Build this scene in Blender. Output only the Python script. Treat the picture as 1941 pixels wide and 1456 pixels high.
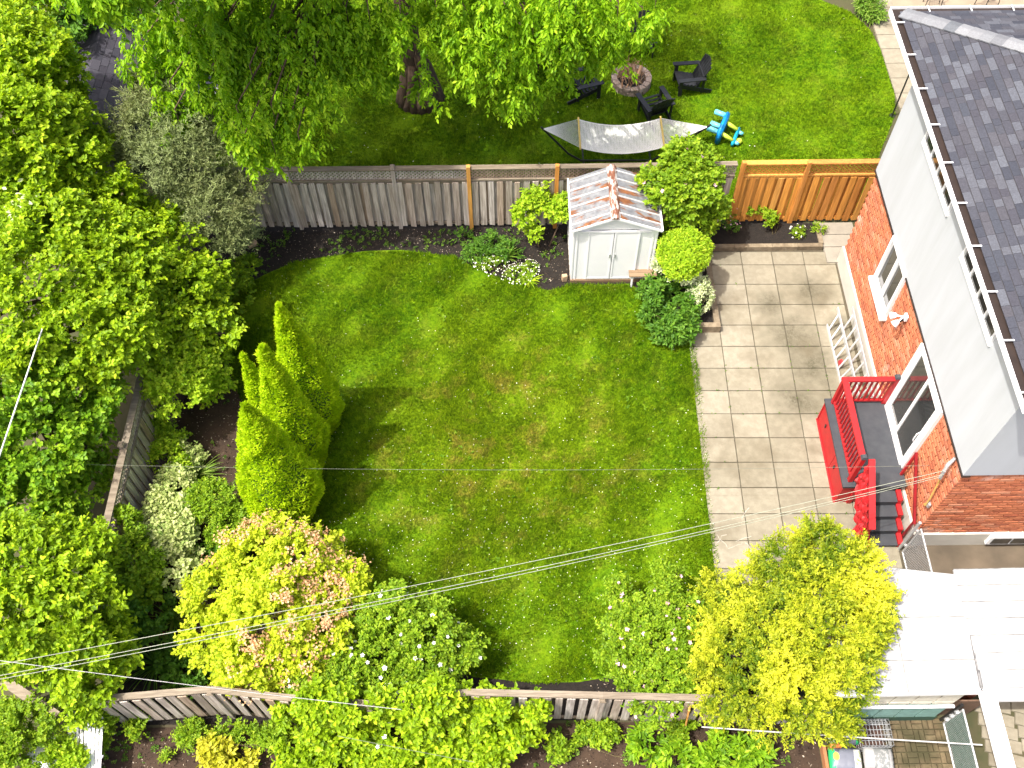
import bpy, bmesh, math, random
import numpy as np
from mathutils import Matrix, Vector

for o in list(bpy.data.objects): bpy.data.objects.remove(o)
SC = bpy.context.scene
COL = SC.collection
rng = np.random.default_rng(7)
random.seed(7)

# ------------------------------------------------------------------ camera, sky, sun, exposure
CAM_H = 18.9; FPX = 1873.0; TILT = 0.5673; ROLL = -0.0114
cam = bpy.data.cameras.new('camera'); cam_o = bpy.data.objects.new('camera', cam); COL.objects.link(cam_o)
cam.sensor_fit = 'HORIZONTAL'; cam.sensor_width = 36.0; cam.lens = FPX / 1941.0 * 36.0
cam.clip_start = 0.1; cam.clip_end = 2000
RM = Matrix.Rotation(TILT, 3, 'X') @ Matrix.Rotation(ROLL, 3, 'Z')
cam_o.matrix_world = Matrix.Translation((0, 0, CAM_H)) @ RM.to_4x4()
SC.camera = cam_o

SUN_TO = Vector((-0.45, -0.19, 1.0)).normalized()
elev = math.asin(SUN_TO.z)
w = bpy.data.worlds.new('World'); SC.world = w; w.use_nodes = True
wn = w.node_tree; bg = wn.nodes['Background']
sky = wn.nodes.new('ShaderNodeTexSky'); sky.sky_type = 'NISHITA'; sky.sun_disc = False
sky.air_density = 0.8; sky.dust_density = 8.0; sky.ozone_density = 0.4; sky.sun_elevation = elev; sky.sun_rotation = math.atan2(SUN_TO.x, SUN_TO.y)
wn.links.new(sky.outputs[0], bg.inputs[0]); bg.inputs[1].default_value = 0.15
sl = bpy.data.lights.new('sun', 'SUN'); sl.energy = 3.0; sl.angle = math.radians(0.55); sl.color = (1.0, 0.95, 0.87)
so = bpy.data.objects.new('sun', sl); COL.objects.link(so)
so.rotation_euler = SUN_TO.to_track_quat('Z', 'Y').to_euler()
SC.view_settings.view_transform = 'Standard'; SC.view_settings.look = 'None'
SC.view_settings.exposure = 1.25; SC.view_settings.gamma = 1.0
SC.view_settings.use_curve_mapping = False
SC.render.engine = 'CYCLES'

_R = np.array(RM)
def at(px, py, z=0.0):
    """point of the place at height z seen at that spot of the photograph"""
    d = _R @ np.array([(px - 970.5) / FPX, -(py - 728.0) / FPX, -1.0]); t = (z - CAM_H) / d[2]
    return np.array([0, 0, CAM_H]) + d * t
def pix(p):
    d = (np.asarray(p) - np.array([0, 0, CAM_H])) @ _R
    return np.stack([970.5 + FPX * d[..., 0] / -d[..., 2], 728 - FPX * d[..., 1] / -d[..., 2]], -1)

# ------------------------------------------------------------------ helpers
def tag(o, label=None, cat=None, group=None, kind=None):
    if label: o['label'] = label
    if cat: o['category'] = cat
    if group: o['group'] = group
    if kind: o['kind'] = kind
    return o
def thing(name, label, cat, loc=(0, 0, 0), rz=0.0, group=None):
    o = bpy.data.objects.new(name, None); COL.objects.link(o); o.empty_display_size = 0.1
    o.location = loc; o.rotation_euler = (0, 0, rz)
    return tag(o, label, cat, group)
def link(name, me, parent=None, loc=None, rot=None, scale=None, inv=False):
    o = bpy.data.objects.new(name, me); COL.objects.link(o)
    if parent is not None:
        o.parent = parent
        if inv: o.matrix_parent_inverse = parent.matrix_basis.inverted()
    if loc is not None: o.location = loc
    if rot is not None: o.rotation_euler = rot
    if scale is not None: o.scale = scale
    return o
def copy_tree(o, parent=None):
    c = o.copy(); COL.objects.link(c); c.parent = parent
    for ch in list(o.children): copy_tree(ch, c)
    return c

class MB:
    def __init__(s): s.v = []; s.f = []; s.a = []
    def poly(s, pts, a=None):
        n = len(s.v); s.v += [tuple(p) for p in pts]; s.f.append(tuple(range(n, n + len(pts))))
        if a is not None: s.a += [a] * len(pts)
        return s
    def hexa(s, p, a=None):     # 8 points: bottom ring 0-3 ccw, top ring 4-7
        n = len(s.v); s.v += [tuple(q) for q in p]
        for q in ((3, 2, 1, 0), (4, 5, 6, 7), (0, 1, 5, 4), (1, 2, 6, 5), (2, 3, 7, 6), (3, 0, 4, 7)):
            s.f.append(tuple(n + i for i in q))
        if a is not None: s.a += [a] * 8
        return s
    def box(s, x0, x1, y0, y1, z0, z1, a=None):
        return s.hexa([(x0, y0, z0), (x1, y0, z0), (x1, y1, z0), (x0, y1, z0), (x0, y0, z1), (x1, y0, z1), (x1, y1, z1), (x0, y1, z1)], a)
    def bar(s, p, q, w, h, up=(0, 0, 1), a=None):
        p = Vector(p); q = Vector(q); d = (q - p).normalized(); u = Vector(up)
        r = d.cross(u)
        if r.length < 1e-4: r = d.cross(Vector((0, 1, 0)))
        r.normalize(); u = r.cross(d).normalized(); r *= w / 2; u *= h / 2
        return s.hexa([p - r - u, p + r - u, q + r - u, q - r - u, p - r + u, p + r + u, q + r + u, q - r + u], a)
    def tube(s, pts, r, n=8, cap=True):
        pts = [Vector(p) for p in pts]; rs = r if isinstance(r, (list, tuple)) else [r] * len(pts)
        base = len(s.v); prev = None
        for i, p in enumerate(pts):
            d = (pts[min(i + 1, len(pts) - 1)] - pts[max(i - 1, 0)]).normalized()
            if prev is None:
                a = d.cross(Vector((0, 0, 1)))
                if a.length < 1e-3: a = d.cross(Vector((0, 1, 0)))
            else: a = prev - d * prev.dot(d)
            a.normalize(); b = d.cross(a); prev = a
            for k in range(n):
                t = 2 * math.pi * k / n; s.v.append(tuple(p + (a * math.cos(t) + b * math.sin(t)) * rs[i]))
        for i in range(len(pts) - 1):
            for k in range(n):
                k2 = (k + 1) % n
                s.f.append((base + i * n + k, base + i * n + k2, base + (i + 1) * n + k2, base + (i + 1) * n + k))
        if cap:
            s.f.append(tuple(base + k for k in range(n))[::-1]); s.f.append(tuple(base + (len(pts) - 1) * n + k for k in range(n)))
        return s
    def mesh(s, name, m, smooth=False):
        me = bpy.data.meshes.new(name); me.from_pydata(s.v, [], s.f); me.update()
        if s.a and len(s.a) == len(s.v):
            at_ = me.attributes.new('v', 'FLOAT', 'POINT'); at_.data.foreach_set('value', s.a)
        if m: me.materials.append(m)
        if smooth:
            me.polygons.foreach_set('use_smooth', [True] * len(me.polygons))
        return me
    def build(s, name, m, parent=None, smooth=False, inv=True):
        return link(name, s.mesh(name, m, smooth), parent, inv=inv)

# ------------------------------------------------------------------ materials
MATS = {}
def new_mat(name):
    m = bpy.data.materials.new(name); m.use_nodes = True
    return m, m.node_tree, m.node_tree.nodes['Principled BSDF']
def pos_noise(t, scale, detail=4, vec=None, rough=0.55):
    n = t.nodes.new('ShaderNodeTexNoise'); n.inputs['Scale'].default_value = scale; n.inputs['Detail'].default_value = detail
    n.inputs['Roughness'].default_value = rough
    if vec is None:
        g = t.nodes.new('ShaderNodeNewGeometry'); vec = g.outputs['Position']
    t.links.new(vec, n.inputs['Vector']); return n.outputs['Fac']
def ramp(t, fac, stops, interp='LINEAR'):
    r = t.nodes.new('ShaderNodeValToRGB'); r.color_ramp.interpolation = interp
    e = r.color_ramp.elements
    while len(e) < len(stops): e.new(0.5)
    for i, (p, c) in enumerate(stops):
        e[i].position = p; e[i].color = (c[0], c[1], c[2], 1) if not isinstance(c, (int, float)) else (c, c, c, 1)
    t.links.new(fac, r.inputs[0]); return r.outputs[0]
def mix(t, fac, a, b, mode='MIX'):
    n = t.nodes.new('ShaderNodeMix'); n.data_type = 'RGBA'; n.blend_type = mode
    for s_, v in ((n.inputs[0], fac), (n.inputs[6], a), (n.inputs[7], b)):
        if isinstance(v, (int, float)): s_.default_value = v
        elif isinstance(v, tuple): s_.default_value = (v[0], v[1], v[2], 1)
        else: t.links.new(v, s_)
    return n.outputs[2]
def math_(t, op, a, b=0.0):
    n = t.nodes.new('ShaderNodeMath'); n.operation = op
    for s_, v in ((n.inputs[0], a), (n.inputs[1], b)):
        if isinstance(v, (int, float)): s_.default_value = v
        else: t.links.new(v, s_)
    return n.outputs[0]
def mapped(t, scale, obj=False):
    if obj:
        g = t.nodes.new('ShaderNodeTexCoord'); src = g.outputs['Object']
    else:
        g = t.nodes.new('ShaderNodeNewGeometry'); src = g.outputs['Position']
    m = t.nodes.new('ShaderNodeMapping'); m.inputs['Scale'].default_value = scale
    t.links.new(src, m.inputs['Vector']); return m.outputs[0]
def bump(t, p, h, strength=0.3, dist=0.02):
    b = t.nodes.new('ShaderNodeBump'); b.inputs['Strength'].default_value = strength; b.inputs['Distance'].default_value = dist
    t.links.new(h, b.inputs['Height']); t.links.new(b.outputs[0], p.inputs['Normal'])
def piece_random(t):
    oi = t.nodes.new('ShaderNodeObjectInfo'); a = t.nodes.new('ShaderNodeAttribute'); a.attribute_name = 'v'
    return math_(t, 'FRACT', math_(t, 'ADD', oi.outputs['Random'], a.outputs['Fac']))
def basic(name, c1, c2=None, scale=4.0, rough=0.7, bmp=0.0, spec=0.4, metal=0.0, vec=None, detail=5, c3=None):
    if name in MATS: return MATS[name]
    m, t, p = new_mat(name); p.inputs['Roughness'].default_value = rough; p.inputs['Metallic'].default_value = metal
    p.inputs['Specular IOR Level'].default_value = spec
    v = mapped(t, vec) if vec else None
    f = pos_noise(t, scale, detail, v)
    st = [(0.3, c1), (0.7, c2 or tuple(min(1, x * 0.8) for x in c1))]
    if c3: st.append((0.8, c3))
    t.links.new(ramp(t, f, st), p.inputs['Base Color'])
    if bmp: bump(t, p, pos_noise(t, scale * 6, 4, v), bmp)
    MATS[name] = m; return m
def pieces(name, cols, rough=0.8, grain=None, grain_amt=0.35, bmp=0.15, spec=0.3, stain=None):
    """material of one of many alike pieces: each gets its own tone, with grain and dirt"""
    m, t, p = new_mat(name); p.inputs['Roughness'].default_value = rough; p.inputs['Specular IOR Level'].default_value = spec
    r = piece_random(t); n = len(cols)
    c = ramp(t, r, [(i / max(1, n - 1), cc) for i, cc in enumerate(cols)])
    v = mapped(t, grain) if grain else mapped(t, (9, 9, 9))
    g = pos_noise(t, 1.0, 6, v, 0.65)
    dark = mix(t, 1.0, c, (0.45, 0.42, 0.40), 'MULTIPLY')
    c2 = mix(t, ramp(t, g, [(0.42, grain_amt * 1.6), (0.62, 0.0)]), c, dark)
    if stain:
        sc_, col, lo, hi = stain
        c2 = mix(t, ramp(t, pos_noise(t, sc_, 5), [(lo, 0.0), (hi, 0.75)]), c2, col)
    t.links.new(c2, p.inputs['Base Color']); bump(t, p, g, bmp, 0.01)
    MATS[name] = m; return m
def moss(m, spots, col):
    t = m.node_tree; p = t.nodes['Principled BSDF']; src = p.inputs['Base Color'].links[0].from_socket
    g = t.nodes.new('ShaderNodeNewGeometry'); n1 = pos_noise(t, 2.6, 7, None, .7); n2 = pos_noise(t, 14, 6, None, .75); tot = None
    for x, y, r in spots:
        vm = t.nodes.new('ShaderNodeVectorMath'); vm.operation = 'DISTANCE'; vm.inputs[1].default_value = (x, y, .04); t.links.new(g.outputs['Position'], vm.inputs[0])
        f = ramp(t, math_(t, 'DIVIDE', math_(t, 'ADD', vm.outputs['Value'], math_(t, 'MULTIPLY', n1, r * 1.3)), r * 1.7), [(.35, 1.0), (.95, 0.0)])
        tot = f if tot is None else math_(t, 'MAXIMUM', tot, f)
    k = math_(t, 'MULTIPLY', tot, ramp(t, n2, [(.30, .25), (.62, .95)]))
    t.links.new(mix(t, k, src, col), p.inputs['Base Color'])
def leafmat(name, dark, mid, light, trans=0.4, rough=0.5, tint=1.25):
    m, t, p = new_mat(name); p.inputs['Roughness'].default_value = rough; p.inputs['Specular IOR Level'].default_value = 0.2
    a = t.nodes.new('ShaderNodeAttribute'); a.attribute_name = 'v'
    c = ramp(t, a.outputs['Fac'], [(0.0, dark), (0.5, mid), (1.0, light)])
    t.links.new(c, p.inputs['Base Color'])
    tr = t.nodes.new('ShaderNodeBsdfTranslucent'); ct = mix(t, 1.0, c, (tint, tint, tint * 0.5), 'MULTIPLY')
    t.links.new(ct, tr.inputs[0])
    ms = t.nodes.new('ShaderNodeMixShader'); ms.inputs[0].default_value = trans
    t.links.new(p.outputs[0], ms.inputs[1]); t.links.new(tr.outputs[0], ms.inputs[2])
    out = t.nodes['Material Output']; t.links.new(ms.outputs[0], out.inputs[0])
    MATS[name] = m; return m

WHITE = basic('white_paint', (0.80, 0.81, 0.82), (0.72, 0.73, 0.74), 3, 0.5)
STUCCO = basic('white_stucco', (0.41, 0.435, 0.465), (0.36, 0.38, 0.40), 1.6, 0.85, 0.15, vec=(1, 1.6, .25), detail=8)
VINYL = basic('white_vinyl', (0.8, 0.81, 0.82), (0.75, 0.76, 0.77), 2, 0.35)
BLACKW = basic('black_stained_wood', (0.008, 0.0085, 0.010), (0.015, 0.016, 0.019), 12, 0.5, 0.1)
BLACKM = basic('black_metal', (0.012, 0.012, 0.014), (0.02, 0.02, 0.02), 8, 0.4)
RED = basic('red_paint', (0.40, 0.012, 0.016), (0.30, 0.010, 0.012), 5, 0.5, 0.12, detail=9, c3=(0.42, 0.05, 0.045))
DGREY = basic('charcoal_deck', (0.030, 0.034, 0.042), (0.045, 0.049, 0.056), 5, 0.65, 0.1)
CONC = basic('pale_concrete', (0.25, 0.23, 0.19), (0.19, 0.175, 0.145), 3, 0.9, 0.15)
FOUND = basic('painted_foundation', (0.48, 0.46, 0.41), (0.40, 0.385, 0.345), 2.0, 0.85, 0.15)
MORTAR = basic('mortar', (0.68, 0.53, 0.40), (0.56, 0.42, 0.31), 12, 0.95, 0.2)
ALU = basic('aluminium', (0.62, 0.63, 0.65), (0.52, 0.53, 0.55), 6, 0.35, 0, 0.5, 0.55)
STEEL = basic('galvanised_steel', (0.50, 0.51, 0.52), (0.40, 0.41, 0.42), 10, 0.4, 0, 0.5, 0.5)
GLASSD = basic('dark_window_glass', (0.020, 0.023, 0.024), (0.05, 0.05, 0.045), 0.7, 0.06, 0, 0.8)
BARK = basic('bark', (0.13, 0.085, 0.055), (0.05, 0.032, 0.022), 9, 0.95, 0.6, vec=(4, 4, 0.7))
STEM = basic('green_brown_stem', (0.10, 0.08, 0.035), (0.06, 0.045, 0.02), 9, 0.9)
BROWNM = basic('brown_gutter', (0.016, 0.010, 0.008), (0.028, 0.018, 0.014), 6, 0.6)
CABLE = basic('weathered_cable', (0.45, 0.45, 0.44), (0.36, 0.36, 0.36), 3, 0.6)
OLDWOOD = pieces('weathered_fence_wood', [(0.36, 0.31, 0.26), (0.50, 0.44, 0.375), (0.58, 0.525, 0.465), (0.42, 0.31, 0.22), (0.64, 0.59, 0.54), (0.44, 0.395, 0.35)], 0.9, (26, 26, 1.3), 0.5, 0.3)
OLDRAIL = pieces('weathered_rail_wood', [(0.21, 0.17, 0.118), (0.25, 0.212, 0.16), (0.18, 0.148, 0.108)], 0.9, (2, 20, 20), 0.4, 0.3)
NEWWOOD = pieces('new_cedar_wood', [(0.58, 0.25, 0.050), (0.70, 0.33, 0.065), (0.46, 0.18, 0.040), (0.74, 0.40, 0.10)], 0.7, (22, 22, 1.2), 0.35, 0.2)
BRICK = pieces('orange_red_brick', [(0.44, 0.140, 0.066), (0.54, 0.190, 0.092), (0.34, 0.098, 0.050), (0.56, 0.25, 0.145)], 0.9, (14, 14, 14), 0.2, 0.25, stain=(1.3, (0.58, 0.46, 0.40), 0.60, 0.76))
SHINGLE = pieces('asphalt_shingle', [(0.032, 0.036, 0.050), (0.048, 0.052, 0.068), (0.044, 0.044, 0.057), (0.084, 0.092, 0.112), (0.054, 0.054, 0.066), (0.042, 0.048, 0.064)], 0.9, (30, 30, 30), 0.25, 0.35)
SLABM = pieces('concrete_slab', [(0.228, 0.205, 0.152), (0.252, 0.227, 0.171), (0.21, 0.19, 0.14), (0.272, 0.246, 0.188)], 0.9, (7, 7, 7), 0.18, 0.2, stain=(0.75, (0.085, 0.068, 0.040), 0.49, 0.68))
PAVER = pieces('tan_paver', [(0.20, 0.16, 0.105), (0.235, 0.195, 0.135), (0.165, 0.132, 0.088)], 0.9, (9, 9, 9), 0.35, 0.2)

# ------------------------------------------------------------------ foliage helpers
def unit(a): return a / np.maximum(np.linalg.norm(a, axis=-1, keepdims=True), 1e-9)
_ph = rng.uniform(0, 6.28, (8, 3)); _dr = unit(rng.normal(size=(8, 3)))
def noise3(p, s):
    """smooth pseudo-noise, about -1..1"""
    q = p * s; o = np.zeros(len(p))
    for i in range(8):
        d = _dr[i] * (0.7 + 0.13 * i)
        o += np.sin(q @ d * 2.0 + _ph[i, 0] + 1.3 * np.sin(q @ _dr[(i + 3) % 8] + _ph[i, 1]))
    return o / 3.2
def leaf_mesh(name, P, D, N, L, W, V, mat, parent=None, shape='oval', fold=0.18, droop=0.12, kind=None):
    n = len(P); L = np.broadcast_to(np.asarray(L, float), (n,))[:, None]; W = np.broadcast_to(np.asarray(W, float), (n,))[:, None]
    D = unit(D); S = unit(np.cross(N, D)); N = np.cross(D, S)
    if shape == 'oval':
        k = 6
        pts = np.stack([P, P + D * L * .36 + S * W * .5 + N * W * fold, P + D * L * .72 + S * W * .36 + N * (W * fold - L * droop * .5),
                        P + D * L - N * L * droop, P + D * L * .72 - S * W * .36 + N * (W * fold - L * droop * .5), P + D * L * .36 - S * W * .5 + N * W * fold], 1)
        fi = np.array([0, 3, 2, 1, 0, 5, 4, 3]); ls = np.array([0, 4]); fs = 4
    elif shape == 'tri':
        k = 3; pts = np.stack([P - S * W * .5, P + S * W * .5, P + D * L - N * L * droop], 1); fi = np.array([0, 1, 2]); ls = np.array([0]); fs = 3
    else:
        k = 4
        pts = np.stack([P, P + D * L * .45 + S * W * .5 + N * W * fold, P + D * L - N * L * droop, P + D * L * .45 - S * W * .5 + N * W * fold], 1)
        fi = np.array([0, 2, 1, 0, 3, 2]); ls = np.array([0, 3]); fs = 3
    me = bpy.data.meshes.new(name); me.vertices.add(n * k)
    me.vertices.foreach_set('co', pts.reshape(-1).astype(np.float32))
    idx = (np.arange(n)[:, None] * k + fi[None]).reshape(-1).astype(np.int32)
    me.loops.add(len(idx)); me.loops.foreach_set('vertex_index', idx)
    nf = n * len(ls); me.polygons.add(nf)
    me.polygons.foreach_set('loop_start', (np.arange(n)[:, None] * len(fi) + ls[None]).reshape(-1).astype(np.int32))
    me.polygons.foreach_set('loop_total', np.full(nf, fs, np.int32))
    a = me.attributes.new('v', 'FLOAT', 'POINT'); a.data.foreach_set('value', np.repeat(np.clip(V, 0, 1), k).astype(np.float32))
    me.update(calc_edges=True); me.materials.append(mat)
    o = link(name, me, parent, inv=True)
    if kind: o['kind'] = kind
    return o
def blob_points(blobs, n, shell=0.2, low=-0.35, gap=0.25, gs=1.6, fine=.45):
    B = np.array(blobs, float); area = (B[:, 3] * B[:, 4] + B[:, 4] * B[:, 5] + B[:, 3] * B[:, 5]); pr = area / area.sum()
    out = []; outd = []; got = 0
    while got < n:
        m = int((n - got) * 2.2) + 50
        bi = rng.choice(len(B), m, p=pr); d = unit(rng.normal(size=(m, 3)))
        keep = d[:, 2] > low + rng.uniform(-.2, .2, m); bi = bi[keep]; d = d[keep]; m = len(d)
        r = 1 - np.abs(rng.normal(0, shell, m)); r *= 1 + 0.16 * noise3(d * 3 + bi[:, None] * 3.1, 1.0)
        p = B[bi, :3] + d * B[bi, 3:6] * r[:, None]
        keep = noise3(p, gs) > -1 + gap * 1.0 - 0.9 + rng.uniform(0, .9, m)
        keep &= noise3(p + 7.7, gs * 2.6) > (-.75 + fine * 1.1) + rng.uniform(-.2, .2, m)
        # drop points deep inside another blob
        for j in range(len(B)):
            q = (p - B[j, :3]) / B[j, 3:6]; keep &= ~((np.linalg.norm(q, axis=1) < 0.62) & (bi != j))
        p = p[keep]; d = d[keep]
        if len(p) == 0: continue
        out.append(p); outd.append(unit(d)); got += len(p)
    return np.concatenate(out)[:n], np.concatenate(outd)[:n]
def sprays(P, O, k, tl, ll, lw, up=0.9, droop=0.0, spread=0.9, outw=0.7, jit=0.45, ljit=0.3):
    """twigs at P growing along O; k leaves on each"""
    n = len(P); D = unit(O * outw + rng.normal(size=(n, 3)) * jit + np.array([0, 0, -droop]))
    Nn = unit(np.array([0, 0, up]) + O * 0.45 + rng.normal(size=(n, 3)) * 0.3)
    S = unit(np.cross(Nn, D)); t = (np.arange(k) + .6) / k
    TL = tl * rng.uniform(.6, 1.3, n)
    pos = P[:, None] + D[:, None] * (TL[:, None] * t[None])[..., None] - np.array([0, 0, 1.]) * (droop * .35 * TL[:, None] * t[None] ** 2)[..., None]
    sgn = np.where(np.arange(k) % 2 == 0, 1, -1)
    LD = unit(D[:, None] * 0.75 + S[:, None] * (sgn * spread)[None, :, None] + rng.normal(size=(n, k, 3)) * ljit + np.array([0, 0, -droop * .6]))
    LN = unit(Nn[:, None] + rng.normal(size=(n, k, 3)) * 0.38)
    base = rng.uniform(0, 1, n)
    V = 0.55 * base[:, None] + 0.45 * rng.uniform(0, 1, (n, k))
    L = ll * rng.uniform(.65, 1.25, (n, k)); W = lw * rng.uniform(.75, 1.2, (n, k))
    r = lambda a: a.reshape(-1, a.shape[-1]) if a.ndim == 3 else a.reshape(-1)
    return r(pos), r(LD), r(LN), r(L), r(W), r(V)
def ruffle(blobs, n=3, k=.45, up=.15):
    """break the outline of a crown up with smaller outlying tufts"""
    out = list(blobs)
    for b in blobs:
        for _ in range(n):
            d = unit(rng.normal(size=3)); d[2] = abs(d[2]) * .8 - .1; f = rng.uniform(.75, 1.1); r = rng.uniform(k * .6, k * 1.1)
            out.append((b[0] + d[0] * b[3] * f, b[1] + d[1] * b[4] * f, b[2] + d[2] * b[5] * f, b[3] * r, b[4] * r, b[5] * r))
    return out
def limb(mb, a, b, r0, r1, n=6, bend=0.25, seg=5):
    a = np.array(a, float); b = np.array(b, float); L = np.linalg.norm(b - a); off = rng.normal(size=3) * L * bend * .35
    pts = [a + (b - a) * t + off * math.sin(math.pi * t) for t in np.linspace(0, 1, seg)]
    mb.tube(pts, [r0 + (r1 - r0) * t for t in np.linspace(0, 1, seg)], n)
def flowers(name, P, N, size, cols, mat, parent, petals=5):
    """small open blossoms: petals round a centre"""
    n = len(P); N = unit(N); A = unit(np.cross(N, rng.normal(size=(n, 3)))); B = np.cross(N, A)
    ang = np.arange(petals) * 2 * np.pi / petals
    D = A[:, None] * np.cos(ang)[None, :, None] + B[:, None] * np.sin(ang)[None, :, None] + N[:, None] * 0.25
    Pp = np.repeat(P, petals, 0); Dp = D.reshape(-1, 3); Np = np.repeat(N, petals, 0)
    sz = np.repeat(size * rng.uniform(.7, 1.2, n), petals); V = np.repeat(rng.uniform(0, 1, n), petals)
    return leaf_mesh(name, Pp, Dp, Np, sz * .55, sz * .5, V, mat, parent, 'diamond', 0.1, 0.0, kind='stuff')

def plant(name, label, cat, base, blobs, leaf, ntw, k=7, tl=0.22, ll=0.09, lw=0.055, stems=4, group=None, shape='oval', r0=0.03,
          up=0.9, droop=0.0, gap=0.25, shell=0.2, low=-0.35, gs=1.6, fine=.45, part='foliage', outw=0.7, trunk=None, ljit=0.3, bark=None, trunk_part='stem', inner=0):
    t = thing(name, label, cat, tuple(base), group=group)
    B = np.array(blobs, float)
    P, O = blob_points(B, ntw, shell, low, gap, gs, fine)
    leaf_mesh(part, *sprays(P, O, k, tl, ll, lw, up, droop, outw=outw, ljit=ljit), leaf, t, shape)
    mb = MB(); base = np.array(base, float)
    if trunk:
        top, rb, rt = trunk; limb(mb, base - np.array([0, 0, .05]), top, rb, rt, 10, 0.15, 6)
        src = np.array(top, float); rs = rt
    else: src = base; rs = min(r0, float(B[:, 3].max()) * .05)
    order = rng.permutation(len(B))[:max(stems, 1)]
    for j in (order if len(order) >= stems else rng.integers(0, len(B), stems)):
        c = B[j, :3] + rng.normal(size=3) * B[j, 3:6] * .25; c[2] += B[j, 5] * .2
        limb(mb, src + rng.normal(size=3) * np.array([.04, .04, 0]), c, rs * .8, rs * .2, 6, 0.3)
    mb.build(trunk_part, bark or STEM, t, True)
    return t
# ================================================================== ground
def sheet(name, pts, z, mat, kind='structure'):
    o = MB().poly([(x, y, z) for x, y in pts]).build(name, mat)
    return tag(o, kind=kind)
def grass_mat(name, blade):
    m, t, p = new_mat(name); p.inputs['Roughness'].default_value = 0.75; p.inputs['Specular IOR Level'].default_value = 0.06
    f1 = pos_noise(t, 1.3, 7, None, 0.75); f2 = pos_noise(t, 6.0, 6, None, 0.72); f3 = pos_noise(t, 0.5, 4)
    c = ramp(t, f2, [(0.32, (0.022, 0.072, 0.001)), (0.48, (0.060, 0.142, 0.002)), (0.68, (0.122, 0.208, 0.003))])
    c = mix(t, ramp(t, f3, [(0.42, 0.0), (0.66, 0.5)]), c, (0.130, 0.210, 0.004))
    # trodden, drier middle of the lawn
    g = t.nodes.new('ShaderNodeNewGeometry'); vm = t.nodes.new('ShaderNodeVectorMath'); vm.operation = 'DISTANCE'; vm.inputs[1].default_value = (-0.2, 10.6, 0)
    t.links.new(g.outputs['Position'], vm.inputs[0]); dist_ = math_(t, 'ADD', vm.outputs['Value'], math_(t, 'MULTIPLY', f3, 3.0))
    worn = ramp(t, math_(t, 'MULTIPLY', dist_, .16), [(.42, 1.0), (.85, .18)])
    dry = math_(t, 'MULTIPLY', ramp(t, f1, [(.50, 0.0), (.64, 1.0)]), worn)
    c = mix(t, math_(t, 'MULTIPLY', worn, .32), c, (0.160, 0.205, 0.005))
    c = mix(t, math_(t, 'MULTIPLY', dry, .75), c, (0.21, 0.172, 0.030))
    t.links.new(c, p.inputs['Base Color'])
    if blade:
        a = t.nodes.new('ShaderNodeAttribute'); a.attribute_name = 'v'
        c = mix(t, 1.0, c, ramp(t, a.outputs['Fac'], [(0.0, (0.42, 0.50, 0.4)), (0.55, (1, 1, 1)), (1.0, (1.8, 1.6, 1.3))]), 'MULTIPLY')
    t.links.new(c, p.inputs['Base Color'])
    if blade:
        tr = t.nodes.new('ShaderNodeBsdfTranslucent'); t.links.new(mix(t, 1.0, c, (1.1, 1.15, .5), 'MULTIPLY'), tr.inputs[0])
        ms = t.nodes.new('ShaderNodeMixShader'); ms.inputs[0].default_value = 0.3
        t.links.new(p.outputs[0], ms.inputs[1]); t.links.new(tr.outputs[0], ms.inputs[2]); t.links.new(ms.outputs[0], t.nodes['Material Output'].inputs[0])
    else: bump(t, p, pos_noise(t, 40, 4), 0.5, 0.03)
    return m
GRASS = grass_mat('lawn_turf', False); BLADE = grass_mat('grass_blade', True)
SOIL = basic('brown_soil', (0.050, 0.030, 0.018), (0.022, 0.013, 0.008), 2.2, 0.95, 0.6, c3=(0.075, 0.047, 0.029))
MULCH = basic('black_mulch', (0.008, 0.006, 0.005), (0.016, 0.012, 0.009), 9, 0.95, 0.8)
sheet('ground', [(-400, -400), (400, -400), (400, 400), (-400, 400)], 0.0, basic('rough_ground', (0.045, 0.055, 0.016), (0.06, 0.048, 0.028), 0.7, 0.95, 0.4))
LAWN = [(-6.75, 14.4), (-6.6, 13.2), (-6.35, 12.2), (-5.85, 11.3), (-5.45, 10.5), (-5.35, 9.4), (-5.0, 8.75), (-4.1, 8.35), (-3.2, 7.4), (-2.7, 6.6), (-2.0, 5.95), (-0.8, 5.42),
        (0.4, 5.3), (1.2, 5.3), (2.5, 5.5), (4.0, 6.0), (4.1, 7.0), (4.14, 8.5), (4.19, 10.0), (4.24, 11.6), (4.28, 13.05), (3.75, 13.35), (3.35, 13.8), (3.05, 14.7), (2.9, 14.88),
        (1.45, 14.82), (0.9, 14.70), (0.35, 14.85), (-0.3, 15.1), (-0.75, 15.35), (-1.4, 15.78), (-2.7, 16.02), (-3.6, 16.0), (-4.4, 15.85), (-5.3, 15.68), (-6.0, 15.3), (-6.5, 14.9)]
NLAWN = [(-9.0, 16.95), (-3.0, 16.92), (5.4, 16.95), (8.9, 16.95), (9.2, 17.8), (9.9, 19.3), (10.55, 20.6), (10.75, 21.6), (10.75, 23.2), (10.6, 24.2), (10.2, 25.0), (9.4, 25.6), (5.2, 25.75), (-2, 26.5), (-9, 28.0)]
sheet('soil_bed', [(-7.9, 4.6), (7.4, 4.6), (7.4, 16.9), (-7.9, 16.9)], 0.004, MULCH)
sheet('west_soil', [(-7.6, 6.2), (-5.0, 5.2), (-2.6, 6.2), (-3.9, 8.5), (-5.0, 9.3), (-5.4, 11.2), (-6.3, 12.6), (-7.0, 13.4), (-7.6, 13.2)], 0.008, SOIL)
sheet('south_garden_soil', [(-7.9, 1.0), (5.6, 1.0), (5.6, 4.55), (-7.9, 4.55)], 0.006, SOIL)
sheet('lawn', LAWN, 0.014, GRASS)
sheet('neighbour_lawn', NLAWN, 0.012, GRASS)

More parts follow.
